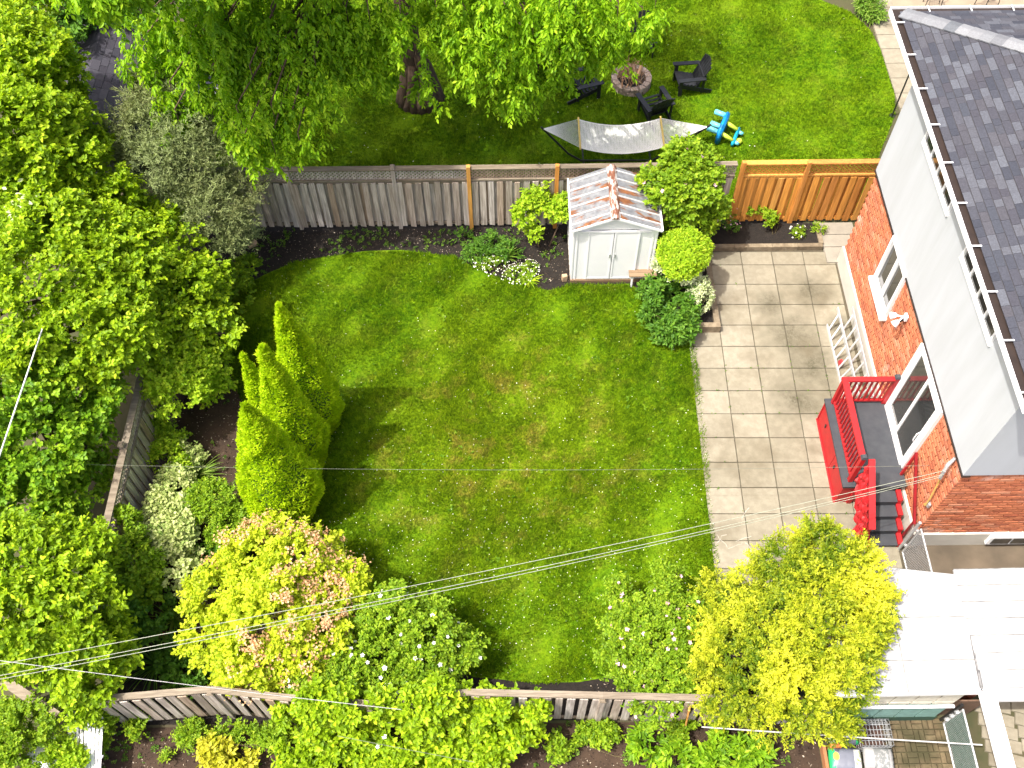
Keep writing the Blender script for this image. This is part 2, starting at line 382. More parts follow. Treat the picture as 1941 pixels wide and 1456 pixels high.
def inside(poly, p):
    x, y = p[:, 0], p[:, 1]; c = np.zeros(len(p), bool); n = len(poly)
    for i in range(n):
        x0, y0 = poly[i]; x1, y1 = poly[(i + 1) % n]
        s = ((y0 > y) != (y1 > y)) & (x < (x1 - x0) * (y - y0) / (y1 - y0 + 1e-12) + x0); c ^= s
    return c
def scatter(poly, dens, box=None):
    a = np.array(poly); lo = a.min(0); hi = a.max(0)
    if box is not None: lo = np.maximum(lo, box[0]); hi = np.minimum(hi, box[1])
    n = int(dens * np.prod(hi - lo)); p = rng.uniform(lo, hi, (n, 2)); return p[inside(poly, p)]
def grass(name, poly, dens, box=None, h=0.062, label=None):
    p = scatter(poly, dens, box); n = len(p)
    P = np.c_[p, np.full(n, 0.012)]; hh = h * (1 + 0.45 * noise3(np.c_[p, np.zeros(n)], 2.3) + 0.25 * noise3(np.c_[p, np.ones(n)], 0.8))
    hh = np.clip(hh, h * .35, None) * rng.uniform(.6, 1.4, n)
    th = rng.uniform(0, 2 * np.pi, n); lean = rng.uniform(.25, 1.1, n)
    D = np.c_[np.cos(th) * lean, np.sin(th) * lean, np.ones(n)]
    N = np.c_[-np.cos(th), -np.sin(th), lean] + rng.normal(size=(n, 3)) * .3
    V = np.clip(0.5 + 0.25 * rng.normal(size=n) + 0.12 * noise3(np.c_[p, np.zeros(n)], 6.0), 0, 1)
    o = leaf_mesh(name, P, D, N, hh, 0.020, V, BLADE, None, 'tri', 0, 0.15)
    return tag(o, label, 'grass', kind='stuff')
# a ragged fringe so that the turf edge is not a cut line
LAWNF = [(x * 1.0 + dx, y + dy) for (x, y), (dx, dy) in zip(LAWN, [(rng.uniform(-.06, .06), rng.uniform(-.06, .06)) for _ in LAWN])]
grass('lawn_grass', LAWNF, 2900, label='short mown grass of the enclosed back garden lawn')
grass('neighbour_grass', NLAWN, 1500, (np.array([-9.0, 16.9]), np.array([11, 26.2])), 0.065, 'grass of the neighbouring lawn behind the wooden fence')
# clover heads, daisies and fallen petals on the turf
CLOVER = leafmat('clover_white', (0.55, 0.6, 0.35), (0.7, 0.72, 0.5), (0.85, 0.85, 0.75), 0.2)
p = scatter(LAWN, 26); wgt = rng.uniform(0, 1, len(p)) < np.clip(1.25 - (p[:, 1] - 5.5) / 6.5, .12, 1); p = p[wgt]
P = np.c_[p, np.full(len(p), .05)]
tag(flowers('clover_flowers', P, np.c_[rng.normal(size=(len(P), 2)) * .3, np.ones(len(P))], 0.020, None, CLOVER, None, 4), 'tiny white clover heads sprinkled over the lawn', 'clover', kind='stuff')
p = scatter(NLAWN, 1.2, (np.array([-6, 17.]), np.array([10, 25.]))); P = np.c_[p, np.full(len(p), .05)]
tag(flowers('daisy_flowers', P, np.c_[rng.normal(size=(len(P), 2)) * .3, np.ones(len(P))], 0.026, None, CLOVER, None, 4), 'tiny pale daisies dotted over the neighbouring lawn', 'daisies', kind='stuff')
# mulch chips, petals and low weeds in the beds
CHIP = leafmat('bark_chip', (0.03, 0.022, 0.016), (0.09, 0.065, 0.045), (0.42, 0.36, 0.28), 0.0, 0.9)
BEDS = [[(-6.4, 16.7), (4.9, 16.7), (4.9, 15.9), (3.45, 15.0), (3.4, 16.6), (1.4, 16.6), (1.4, 14.9), (0.4, 14.9), (-0.7, 15.4), (-1.4, 15.85), (-2.7, 16.1), (-4.3, 15.9), (-5.8, 15.5), (-6.8, 14.6), (-7.3, 15.5)],
        [(4.95, 15.95), (7.65, 15.95), (7.65, 16.6), (4.95, 16.6)],
        [(-7.5, 6.5), (-5.0, 5.2), (-2.6, 6.2), (-3.9, 8.4), (-5.2, 9.3), (-5.6, 11.2), (-6.6, 12.6), (-7.5, 13.2)],
        [(-7.8, 2.9), (5.5, 2.9), (5.5, 4.5), (-7.8, 4.5)], [(1.3, 4.75), (5.5, 4.75), (4.1, 5.9), (1.4, 5.25)]]
PP = np.concatenate([scatter(b, 300) for b in BEDS]); n = len(PP)
D = rng.normal(size=(n, 3)); D[:, 2] *= .35
tag(leaf_mesh('mulch_chips', np.c_[PP, np.full(n, .02)], D, np.c_[rng.normal(size=(n, 2)) * .5, np.ones(n)], rng.uniform(.015, .05, n), rng.uniform(.01, .03, n), rng.uniform(0, 1, n) ** 2.6, CHIP, None, 'diamond'),
    'dark bark chips and fallen petals over the garden beds', 'mulch', kind='stuff')
WEED = leafmat('weed_leaf', (0.03, 0.08, 0.008), (0.075, 0.16, 0.014), (0.17, 0.27, 0.03), 0.35)
WEED2 = leafmat('lawn_weed_leaf', (0.06, 0.15, 0.006), (0.12, 0.24, 0.008), (0.24, 0.36, 0.02), 0.35)
def weeds(name, polys, dens, label, mat=WEED, ll=0.055, k=7, h=0.07):
    PP = np.concatenate([scatter(b, dens) for b in polys]); PP = PP[noise3(np.c_[PP, np.zeros(len(PP))], 1.7) > -.15]
    n = len(PP); P = np.c_[PP, rng.uniform(.02, h, n)]
    O = np.c_[rng.normal(size=(n, 2)), np.full(n, .5)]
    return tag(leaf_mesh(name, *sprays(P, unit(O), k, .11, ll, ll * .55), mat), label, 'weeds', kind='stuff')
weeds('bed_weeds', [BEDS[0]], 42, 'low leafy weeds and seedlings in the dark bed along the grey fence')
weeds('garden_weeds', [BEDS[3]], 22, 'low green seedlings in the brown soil garden below the southern fence')
weeds('corner_weeds', [BEDS[2]], 14, 'low weeds in the brown soil corner beside the pointed cedars', h=0.12)

# ================================================================== patio slabs
tag(MB().box(4.02, 8.0, 6.0, 15.86, -0.05, 0.012).build('patio', basic('dark_joint', (0.085, 0.07, 0.045), (0.05, 0.045, 0.03), 8, 0.95)), kind='structure')
patio = bpy.data.objects['patio']
sm = MB(); g_ = 0.006
sm.hexa([(g_, g_, 0), (.762 - g_, g_, 0), (.762 - g_, .606 - g_, 0), (g_, .606 - g_, 0), (g_ + .006, g_ + .006, .04), (.762 - g_ - .006, g_ + .006, .04), (.762 - g_ - .006, .606 - g_ - .006, .04), (g_ + .006, .606 - g_ - .006, .04)])
SLABP = pieces('patio_slab', [(0.205, 0.188, 0.138), (0.232, 0.213, 0.160), (0.188, 0.172, 0.126), (0.252, 0.232, 0.178)], .9, (7, 7, 7), .18, .2, stain=(0.75, (0.085, 0.068, 0.040), 0.50, 0.72))
moss(SLABP, [(6.55, 13.3, 1.0), (6.9, 12.4, .9), (7.2, 14.6, .7), (6.4, 11.5, .8), (6.2, 14.2, .6), (7.7, 13.5, .5)], (.045, .042, .024))
slab_me = sm.mesh('slab', SLABP)
yaw = -0.0131; cy, sy = math.cos(yaw), math.sin(yaw)
for r in range(-1, 16):
    for c in range(-1, 4):
        if c == -1 and r < 3: continue
        wx, wy = c * .762, -(r + 1) * .606
        x = 4.907 + cy * wx - sy * wy; y = 15.41 + sy * wx + cy * wy
        sc = (1, 1, 1)
        if r == -1: sc = (1, 0.68, 1)
        if c == 3: sc = (min(1, (7.965 - x) / .762), sc[1], 1)
        link('slab', slab_me, patio, (x, y, 0.0 + rng.uniform(-.003, .003)), (rng.normal() * .002, rng.normal() * .002, yaw + rng.normal() * .003), sc)
# white scratch-like efflorescence lines on the lower slabs
EFF = basic('lime_bloom', (0.42, 0.40, 0.35), (0.34, 0.32, 0.27), 9, 0.9)
mb = MB()
for _ in range(7):
    a = at(rng.uniform(1370, 1435), rng.uniform(975, 1075), .046); d = rng.uniform(0, 6.28); pts = []
    for i in range(7):
        pts.append((a[0], a[1])); d += rng.normal() * .5; a = a + np.array([math.cos(d), math.sin(d), 0]) * .06
    for (x0, y0), (x1, y1) in zip(pts[:-1], pts[1:]):
        nx, ny = -(y1 - y0), (x1 - x0); l = math.hypot(nx, ny) or 1; w2 = rng.uniform(.002, .006); nx, ny = nx / l * w2, ny / l * w2
        mb.poly([(x0 - nx, y0 - ny, .0455), (x1 - nx, y1 - ny, .0455), (x1 + nx, y1 + ny, .0455), (x0 + nx, y0 + ny, .0455)])
mb.build('lime_streaks', EFF, patio)
# weeds and grit in the slab joints
jp = []
for _ in range(420):
    r, c = rng.integers(-1, 16), rng.integers(-1, 5); u = rng.uniform(0, 1)
    wx, wy = (c * .762, -(r + u) * .606) if rng.uniform() < .5 else ((c + u) * .762, -r * .606)
    jp.append((4.907 + cy * wx - sy * wy, 15.41 + sy * wx + cy * wy))
jp = np.array(jp); jp = jp[(jp[:, 0] > 4.2) & (jp[:, 0] < 7.9) & (jp[:, 1] > 6.2) & (jp[:, 1] < 15.7)]; jp = jp[noise3(np.c_[jp, np.zeros(len(jp))], 1.1) > .25]
P = np.c_[jp, np.full(len(jp), .03)]
tag(leaf_mesh('joint_weeds', *sprays(P, unit(np.c_[rng.normal(size=(len(P), 2)), np.full(len(P), .6)]), 5, .035, .03, .016), WEED), 'tiny weeds growing in the joints of the patio slabs', 'weeds', kind='stuff')
q_ = scatter(LAWN, 5); q_ = q_[noise3(np.c_[q_, np.zeros(len(q_))], .9) > .1]; P = np.c_[q_, np.full(len(q_), .035)]
tag(leaf_mesh('lawn_weeds', *sprays(P, unit(np.c_[rng.normal(size=(len(P), 2)), np.full(len(P), .35)]), 7, .07, .055, .034), WEED2), 'flat broad-leaved weeds scattered through the lawn', 'weeds', kind='stuff')
# concrete pad and steps at the fence end of the patio
pad = tag(MB().box(7.74, 7.99, 15.75, 16.68, 0, .05).build('path', CONC), kind='structure')
for y0, y1 in ((15.42, 15.9), (15.92, 16.3), (16.32, 16.7)):
    MB().box(7.745, 8.6, y0, y1, 0.0, .075).build('paving_block', CONC, pad)
# raised flower bed by the new fence
bed = thing('raised_flower_bed', 'low edged flower bed of black soil in front of the orange fence', 'flower bed', (6.3, 16.2, 0))
MB().box(4.98, 7.62, 15.98, 16.66, 0, .11).build('soil', MULCH, bed)
for i in range(9):
    x = 4.9 + i * .312; MB().box(x, x + .306, 15.86, 15.975, 0, .15).build('edging_block', PAVER, bed)
for i in range(3):
    y = 15.98 + i * .23; MB().box(7.625, 7.735, y, y + .225, 0, .15).build('edging_block', PAVER, bed)
# planter strip with wooden front
pl = thing('planter_bed', 'narrow planter with tan block kerb between shed and patio', 'planter', (4.4, 14.4, 0))
MB().box(3.9, 4.72, 13.52, 15.8, 0, .16).build('soil', MULCH, pl)
for i in range(6):
    y = 13.52 + i * .385; MB().box(4.725, 4.86, y, y + .38, 0, .24).build('kerb_block', PAVER, pl)
MB().box(4.25, 4.86, 13.38, 13.515, 0, .26).build('front_board', PAVER, pl)

# neighbour's walk, driveway and yard paving
nw = tag(MB().box(10.8, 12.1, 20.5, 26.5, -.03, .02).build('neighbour_path', CONC), kind='structure')
for i in range(9):
    y = 20.2 + i * .62; MB().box(10.72, 11.5, y, y + .60, 0.0, .055).build('slab', SLABM, nw)
tag(MB().box(7.95, 22, 5.2, 8.05, -.03, .022).build('driveway', basic('shade_brown_driveway', (0.125, 0.098, 0.068), (0.065, 0.052, 0.036), 1.3, 0.9, 0.15)), kind='structure')  # brown concrete darkened in colour to stand in for the house shadow
tag(MB().box(10.9, 24, 24.2, 30, -.03, .03).build('terrace', basic('tan_terrace', (0.27, 0.215, 0.15), (0.21, 0.165, 0.115), 2, 0.9)), kind='structure')
yard = tag(MB().box(5.55, 13, 0.5, 5.2, -.03, .014).build('paved_yard', basic('damp_joint', (0.07, 0.06, 0.03), (0.045, 0.05, 0.02), 4, 0.95)), kind='structure')
pm = MB(); pm.hexa([(.004, .004, 0), (.196, .004, 0), (.196, .096, 0), (.004, .096, 0), (.010, .010, .03), (.190, .010, .03), (.190, .090, .03), (.010, .090, .03)])
YPAV = pieces('shade_toned_paver', [(0.115, 0.088, 0.048), (0.14, 0.11, 0.064), (0.085, 0.068, 0.036)], .9, (5, 5, 5), .4, .2, stain=(1.6, (.03, .03, .012), .48, .62))  # paver tones darkened to carry the yard's shade, with dark blotches
pav_me = pm.mesh('paver', YPAV)
for i in range(7):
    for j in range(9):
        x, y = 6.72 + i * .2, 2.75 + j * .2
        for k in range(2):
            if (i + j) % 2: link('paver', pav_me, yard, (x, y + k * .1, .012 + rng.uniform(0, .006)), (0, 0, 0))
            else: link('paver', pav_me, yard, (x + .1 + k * .1, y, .012 + rng.uniform(0, .006)), (0, 0, math.pi / 2))
pm2 = MB().hexa([(.006, .006, 0), (.334, .006, 0), (.334, .234, 0), (.006, .234, 0), (.014, .014, .03), (.326, .014, .03), (.326, .226, .03), (.014, .226, .03)]).mesh('paver', SLABM)
for i in range(4):
    for j in range(9): link('paver', pm2, yard, (8.55 + i * .34 + rng.normal() * .004, 2.75 + j * .24, .012), (0, 0, -.25 + rng.normal() * .02))
# ================================================================== house
house = thing('brick_house', 'orange brick house with white upper storey and dark shingled roof', 'house', (8.06, 8.05, 0))
X0, Y0, Y1 = 8.06, 8.05, 15.5
MB().box(8.0, 15, 8.0, 15.52, 0, .55).build('foundation', FOUND, house)
MB().box(X0 + .03, 15, Y0 + .03, Y1, .55, 3.1).build('mortar_wall', MORTAR, house)
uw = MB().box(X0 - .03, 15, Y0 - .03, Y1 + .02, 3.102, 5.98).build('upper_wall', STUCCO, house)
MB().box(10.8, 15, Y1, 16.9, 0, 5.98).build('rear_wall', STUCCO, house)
MB().box(X0 - .05, X0 + .1, Y0 - .05, Y1 + .03, 3.06, 3.10).build('drip_strip', BROWNM, house)
# bricks: west face and south end
DOOR = (9.36, 10.94, .80, 3.06); WIN = (12.52, 13.64, 1.70, 3.06)
CH, CL = .102, .28
bl = []     # (cx, cy, cz, sx, sy, sz)
def cut(a, b, holes):
    segs = [(a, b)]
    for h0, h1 in holes:
        o = []
        for s0, s1 in segs:
            if h1 <= s0 or h0 >= s1: o.append((s0, s1))
            else:
                if h0 - s0 > .03: o.append((s0, h0))
                if s1 - h1 > .03: o.append((h1, s1))
        segs = o
    return segs
for r in range(25):
    z = .552 + r * CH
    for i in range(-1, 28):
        a = Y0 + i * CL + (CL / 2 if r % 2 else 0); b = a + CL - .024; a = max(a, Y0); b = min(b, Y1)
        if b - a < .03: continue
        hs = [(d[0], d[1]) for d in (DOOR, WIN) if z + CH > d[2] and z < d[3]]
        for s0, s1 in cut(a, b, hs): bl.append((X0 + .02, (s0 + s1) / 2, z + .039, .05, s1 - s0, .076))
    for i in range(-1, 16):
        a = X0 + .046 + i * CL + (CL / 2 if r % 2 == 0 else 0); b = a + CL - .024; a = max(a, X0 + .046)
        if b - a < .03: continue
        bl.append(((a + b) / 2, Y0 + .02, z + .039, b - a, .05, .076))
bl = np.array(bl)
# the largest in view become single bricks, the rest one mesh
q = pix(bl[:, :3]); dist = np.linalg.norm(bl[:, :3] - np.array([0, 0, CAM_H]), axis=1)
fac = np.where(bl[:, 3] < .06, X0 / dist, Y0 / dist) * bl[:, 3:5].max(1) / dist ** 2
vis = (q[:, 0] < 1935) & (q[:, 1] < 1456); fac = np.where(vis, fac, 0); order = np.argsort(-fac)
bm = MB().box(-.5, .5, -.5, .5, -.5, .5).mesh('brick', BRICK)
for i in order[:300]:
    b = bl[i]; link('brick', bm, house, tuple(b[:3] + (np.array([rng.normal() * .002, 0, 0]) if b[3] < .06 else np.array([0, rng.normal() * .002, 0]))), None, tuple(b[3:]), inv=True)
mb = MB()
for i in order[300:]:
    c, s = bl[i, :3], bl[i, 3:] / 2; mb.box(c[0] - s[0], c[0] + s[0], c[1] - s[1], c[1] + s[1], c[2] - s[2], c[2] + s[2], float(rng.uniform()))
tag(mb.build('brickwork', BRICK, house), kind='stuff')
# roof: hipped, west slope in view
EX, EZ, SL = 7.92, 6.05, 0.30; YF, YN = 17.0, 7.62; RX = EX + 4.75
mb = MB(); h = (RX - EX) * SL
mb.poly([(EX, YN, EZ), (RX, YN + RX - EX, EZ + h), (RX, YF - (RX - EX), EZ + h), (EX, YF, EZ)][::-1])
mb.poly([(EX, YF, EZ), (RX, YF - (RX - EX), EZ + h), (17.3, YF, EZ)][::-1]); mb.poly([(EX, YN, EZ), (17.3, YN, EZ), (RX, YN + RX - EX, EZ + h)])
mb.poly([(17.3, YN, EZ), (17.3, YF, EZ), (RX, YF - RX + EX, EZ + h), (RX, YN + RX - EX, EZ + h)])
mb.poly([(EX, YN, EZ - .004), (EX, YF, EZ - .004), (17.3, YF, EZ - .004), (17.3, YN, EZ - .004)])
roof = mb.build('roof', basic('roof_felt', (0.03, 0.03, 0.035), (0.045, 0.045, 0.05), 6, 0.95), house)
MB().box(EX - .02, EX + .012, YN, YF, EZ - .16, EZ - .075).build('fascia', WHITE, house)
MB().box(EX, 15, YF - .012, YF + .02, EZ - .16, EZ - .075).build('fascia', WHITE, house)
MB().box(X0 - .2, 15, YN + .1, YF - .02, EZ - .155, EZ - .135).build('soffit', WHITE, house)
# shingles
SH = .145; sl_ = []
nrm = Vector((-SL, 0, 1)).normalized(); sdir = Vector((1, 0, SL)).normalized()
row = 0
while True:
    d = row * SH
    x = EX + d * sdir.x; z = EZ + d * sdir.z
    if x > 11.6: break
    a = YN + (x - EX) + .02; bmax = YF - (x - EX) - .02; y = a - rng.uniform(0, .2)
    while y < bmax:
        wd = rng.choice([.17, .22, .26, .30, .34]); s0, s1 = max(y, a), min(y + wd - .005, bmax)
        if s1 - s0 > .04: sl_.append((x, (s0 + s1) / 2, z, s1 - s0, rng.choice([0, .004, .007])))
        y += wd
    row += 1
sl_ = np.array(sl_)
# one tab: butt edge (towards the eave) lifted and thick
tab = MB(); L_ = SH * .925
def tabpts(x, y, z, w_, lift):
    o = Vector((x, y, z)); e = Vector((0, 1, 0)); th = .006 + lift
    P_ = []
    for zz in (0.001, 1):
        for dx, dy in ((0, -.5), (L_, -.5), (L_, .5), (0, .5)):
            hgt = (th if dx == 0 else .0045) if zz == 1 else (0)
            P_.append(o + sdir * dx + e * (dy * w_) + nrm * (hgt + (.004 if dx == 0 else 0)))
    return P_
dist = np.linalg.norm(sl_[:, :3] - np.array([0, 0, CAM_H]), axis=1); q = pix(sl_[:, :3]); vis = (q[:, 0] < 1938) & (q[:, 1] > 5)
fac = np.where(vis, sl_[:, 3] / dist ** 2, 0); order = np.argsort(-fac)
tm = MB().hexa(tabpts(0, 0, 0, 1, .004)).mesh('shingle', SHINGLE)
for i in order[:300]:
    s = sl_[i]; link('shingle', tm, roof, (s[0], s[1], s[2] + s[4] * .5), None, (1, s[3], 1))
mb = MB()
for i in order[300:]:
    s = sl_[i]; mb.hexa(tabpts(*s[:3], s[3], s[4]), float(rng.uniform()))
# far hip slope, same courses
for row in range(14):
    d = row * SH; y = YF - d * sdir.x; z = EZ + d * sdir.z; x = EX + (YF - y) + .02
    while x < 14:
        wd = rng.choice([.17, .22, .26, .30, .34]); n_ = Vector((0, SL, 1)).normalized(); sd = Vector((0, -1, SL)).normalized(); pts = []
        for zz in (0, 1):
            for dx, dd in ((0, 0), (wd - .005, 0), (wd - .005, L_), (0, L_)):
                pts.append(Vector((x + dx, y, z)) + sd * dd + n_ * (.011 if zz and dd == 0 else .005 * zz))
        mb.hexa([pts[1], pts[0], pts[3], pts[2], pts[5], pts[4], pts[7], pts[6]], float(rng.uniform())); x += wd
tag(mb.build('shingle_field', SHINGLE, roof), kind='stuff')
# hip caps
HIPM = pieces('hip_shingle', [(.10, .11, .125), (.15, .16, .175), (.20, .21, .225), (.085, .09, .105)], .9, (30, 30, 30), .2, .3)
for i in range(26):
    t0 = .05 + i * .165
    def hp(t, off, up): return Vector((EX + t + off, YF - t + off, EZ + t * SL + up - abs(off) * SL * .0))
    w_ = .125; a0, a1 = t0, t0 + .19
    mb = MB(); up0, up1 = .055, .042
    for sgn in (-1, 1):
        A, B_, C_, D_ = hp(a0, 0, up0), hp(a1, 0, up1), hp(a1, sgn * w_, up1 - w_ * SL), hp(a0, sgn * w_, up0 - w_ * SL)
        dn = Vector((0, 0, -.022)); mb.hexa([A + dn, B_ + dn, C_ + dn, D_ + dn, A, B_, C_, D_])
    mb.build('hip_shingle', HIPM, roof)
# gutters
for nm, seg in (('w', 0), ('n', 1)):
    g = MB(); gi = MB()
    if seg == 0:
        xo, xi = EX - .15, EX + .03
        g.box(xo - .012, xo, YN, YF + .13, EZ - .12, EZ + .012); g.box(xo, xi, YN, YF + .13, EZ - .12, EZ - .105)
        gi.box(xo + .001, xi, YN, YF + .02, EZ - .072, EZ - .045)
    else:
        yo, yi = YF + .145, YF + .022
        g.box(EX - .15, 15, yo, yo + .015, EZ - .12, EZ + .010); g.box(EX - .134, 15, yi, yo, EZ - .121, EZ - .106)
        gi.box(EX - .13, 15, yi - .03, yo - .001, EZ - .0725, EZ - .0455)
    go = g.build('gutter', WHITE, house); gi.build('trough', BROWNM, go)
    for i in range(10 if seg == 0 else 6):
        if seg == 0: y = YF - .35 - i * .97; MB().box(EX - .16, EX + .02, y - .014, y + .014, EZ + .014, EZ + .024).build('bracket', WHITE, go)
        else: x = EX + .6 + i * .85; MB().box(x - .011, x + .011, YF - .03, YF + .155, EZ + .014, EZ + .026).build('bracket', WHITE, go)
# upper windows
def wall_window(name, y0, y1, z0, z1, x, n, frame, depth=.06, mull=.035, casing=.06):
    w_ = MB(); w_.box(x - depth, x + .02, y0 - casing, y1 + casing, z0 - casing, z0); w_.box(x - depth, x + .02, y0 - casing, y1 + casing, z1, z1 + casing)
    w_.box(x - depth, x + .02, y0 - casing, y0, z0, z1); w_.box(x - depth, x + .02, y1, y1 + casing, z0, z1)
    o = w_.build(name, frame, house)
    st = (y1 - y0) / n
    for i in range(n):
        MB().box(x - .012, x - .004, y0 + i * st + .012, y0 + (i + 1) * st - .012, z0 + .012, z1 - .012).build('pane', GLASSD, o)
        if i: MB().box(x - depth + .012, x + .0, y0 + i * st - mull / 2, y0 + i * st + mull / 2, z0 + .002, z1 - .002).build('mullion', frame, o)
    return o
for y0, y1 in ((12.32, 14.10), (9.42, 11.22)):
    o = wall_window('window', y0, y1, 5.30, 5.90, X0 - .031, 4, WHITE, .05, .05, .045)
    MB().box(X0 - .075, X0 - .02, y0 - .07, y1 + .07, 5.215, 5.25).build('sill', WHITE, o)
# lower window
o = wall_window('window', 12.60, 13.56, 1.80, 3.04, X0 + .005, 2, WHITE, .075, .06, .075)
MB().box(X0 - .15, X0 + .03, 12.48, 13.68, 1.66, 1.722).build('sill', WHITE, o)
MB().box(X0 - .05, X0 + .02, 13.02, 13.07, 1.812, 3.03).build('sash_rail', VINYL, o)
# basement window in the south foundation
b = MB().box(9.55, 10.45, 7.93, 8.005, .20, .52).build('basement_window', WHITE, house)
for i in range(2): MB().box(9.62 + i * .40, 9.98 + i * .40, 7.915, 7.927, .255, .485).build('pane', GLASSD, b)
# sliding patio door
d = MB(); x = X0
d.box(x - .085, x + .02, 9.36, 9.44, .80, 3.05); d.box(x - .085, x + .02, 10.86, 10.94, .80, 3.05); d.box(x - .085, x + .02, 9.44, 10.86, 2.97, 3.05); d.box(x - .12, x + .02, 9.44, 10.86, .80, .86)
do = d.build('patio_door', VINYL, house)
for k, (y0, y1, xo) in enumerate(((10.13, 10.85, -.03), (9.45, 10.19, -.062))):
    s = MB(); sx = x + xo
    s.box(sx - .025, sx + .025, y0, y0 + .07, .87, 2.96); s.box(sx - .025, sx + .025, y1 - .07, y1, .87, 2.96); s.box(sx - .025, sx + .025, y0 + .07, y1 - .07, .87, .95); s.box(sx - .025, sx + .025, y0 + .07, y1 - .07, 2.89, 2.96)
    so_ = s.build('sliding_sash', VINYL, do)
    MB().box(sx - .006, sx + .002, y0 + .072, y1 - .072, .952, 2.888).build('glass', GLASSD, so_)
MB().tube([(x - .12, 9.50, 1.72), (x - .14, 9.50, 1.78), (x - .14, 9.50, 2.0), (x - .10, 9.50, 2.06)], .012, 6).build('door_handle', VINYL, do)
# flood light
fl = thing('flood_light', 'white twin-head flood light fixed to the brick wall', 'light', (7.97, 11.84, 2.62))
MB().box(7.98, 8.03, 11.78, 11.90, 2.6, 2.74).build('base_plate', WHITE, fl)
for s in (-1, 1):
    mb = MB(); a = Vector((7.96, 11.84, 2.68)); b_ = a + Vector((-.13, s * .085, -.05)); c_ = b_ + Vector((-.07, s * .03, -.06))
    mb.tube([a, b_], .018, 6); mb.tube([b_ - (c_ - b_) * .3, b_, c_], [.035, .055, .085], 10); mb.build('lamp_head', WHITE, fl, True)
MB().tube([(7.99, 11.84, 2.60), (7.95, 11.84, 2.56), (7.94, 11.84, 2.52)], [.03, .03, .02], 8).build('sensor', BLACKM, fl)

# ================================================================== red deck and stairs
deck = thing('red_deck', 'red painted porch deck with charcoal floor and stairs at patio door', 'deck', (7.3, 10.0, 0))
MB().box(6.70, 7.99, 8.95, 11.06, .765, .82).build('floor', DGREY, deck)
for y0, y1 in ((9.02, 9.76), (9.775, 10.98)):
    pn = MB().box(6.735, 6.765, y0, y1, .04, .762).build('storage_door', RED, deck)
    MB().box(6.71, 6.732, (y0 + y1) / 2 + .18, (y0 + y1) / 2 + .22, .42, .52).build('latch', BLACKM, pn)
MB().box(6.735, 7.22, 8.985, 9.012, .02, .763).build('front_panel', RED, deck)
MB().box(6.72, 7.99, 10.985, 11.02, .02, .763).build('back_panel', RED, deck)
MB().box(6.70, 6.7345, 8.98, 11.02, .0, .05).build('base_trim', RED, deck)
def post(x, y, z0, z1, s=.09, cap=True):
    p_ = MB().box(x - s / 2, x + s / 2, y - s / 2, y + s / 2, z0, z1).build('post', RED, deck)
    if cap: MB().hexa([(x - .06, y - .06, z1 + .002), (x + .06, y - .06, z1 + .002), (x + .06, y + .06, z1 + .002), (x - .06, y + .06, z1 + .002), (x - .04, y - .04, z1 + .06), (x + .04, y - .04, z1 + .06), (x + .04, y + .04, z1 + .06), (x - .04, y + .04, z1 + .06)]).build('post_cap', DGREY, p_)
post(6.86, 10.95, .821, 1.70, .08, False); post(6.86, 9.10, .821, 1.80); post(7.93, 10.95, .821, 1.80)
MB().box(6.80, 6.92, 9.15, 11.0, 1.72, 1.765).build('top_rail', RED, deck); MB().box(6.925, 7.88, 10.89, 11.0, 1.72, 1.765).build('top_rail', RED, deck)
MB().box(6.835, 6.885, 9.15, 10.90, .90, .95).build('bottom_rail', RED, deck); MB().box(6.91, 7.88, 10.925, 10.975, .90, .95).build('bottom_rail', RED, deck)
bme = MB().box(-.018, .018, -.018, .018, .952, 1.718).mesh('baluster', RED)
for i in range(15): link('baluster', bme, deck, (6.86, 9.24 + i * .113, 0), None, None, True)
for i in range(8): link('baluster', bme, deck, (7.02 + i * .111, 10.95, 0), None, None, True)
# stairs: four charcoal treads, red sides
for i in range(4):
    zt = .82 - (i + 1) * .164; y1 = 8.945 - i * .245; y0 = y1 - .262
    st = MB().box(7.24, 7.80, y0, y1, zt - .035, zt).build('tread', DGREY, deck)
    MB().box(7.24, 7.80, y1 - .012, y1 - .002, zt + .001, zt + .13).build('riser', RED if False else DGREY, st)
    MB().box(7.805, 7.90, y0 + .01, y1 - .008, max(0, zt - .12), zt + .05).build('side_block', RED, st)
st = MB(); st.bar((7.215, 8.94, .68), (7.215, 7.98, .06), .035, .22); st.build('stringer', RED, deck)
post(7.02, 8.02, 0, .96, .085, False); post(7.02, 8.99, .0, 1.70, .085, False)
MB().bar((7.02, 9.08, 1.765), (7.02, 7.93, 1.005), .125, .045).build('stair_rail', RED, deck)
for i in range(6):
    t = (i + 1) / 7; y = 8.95 - t * .9; z = 1.70 - t * .70; MB().box(7.0, 7.04, y - .018, y + .018, z - .80, z - .02).build('baluster', RED, deck)
# crumpled red cloth hanging from the stair rail
nu, nv = 22, 16; V_ = []; F_ = []
for i in range(nu):
    for j in range(nv):
        t, s = i / (nu - 1), j / (nv - 1); y = 9.0 - t * 1.0; ztop = 1.70 - t * .72; z = ztop - s * min(.70, ztop - .16)
        xx = 6.955 + .02 * math.sin(31 * t + 5 * s) * (s + .15) + .018 * math.sin(19 * s + 37 * t) + rng.normal() * .016 - .05 * s
        V_.append((xx, y + .015 * math.sin(11 * s), z))
for i in range(nu - 1):
    for j in range(nv - 1): F_.append((i * nv + j, (i + 1) * nv + j, (i + 1) * nv + j + 1, i * nv + j + 1))
mb = MB(); mb.v = V_; mb.f = F_; o = mb.build('cloth_cover', basic('red_cloth', (0.34, 0.008, 0.012), (0.26, 0.008, 0.010), 6, 0.55), deck)
md = o.modifiers.new('thick', 'SOLIDIFY'); md.thickness = .006
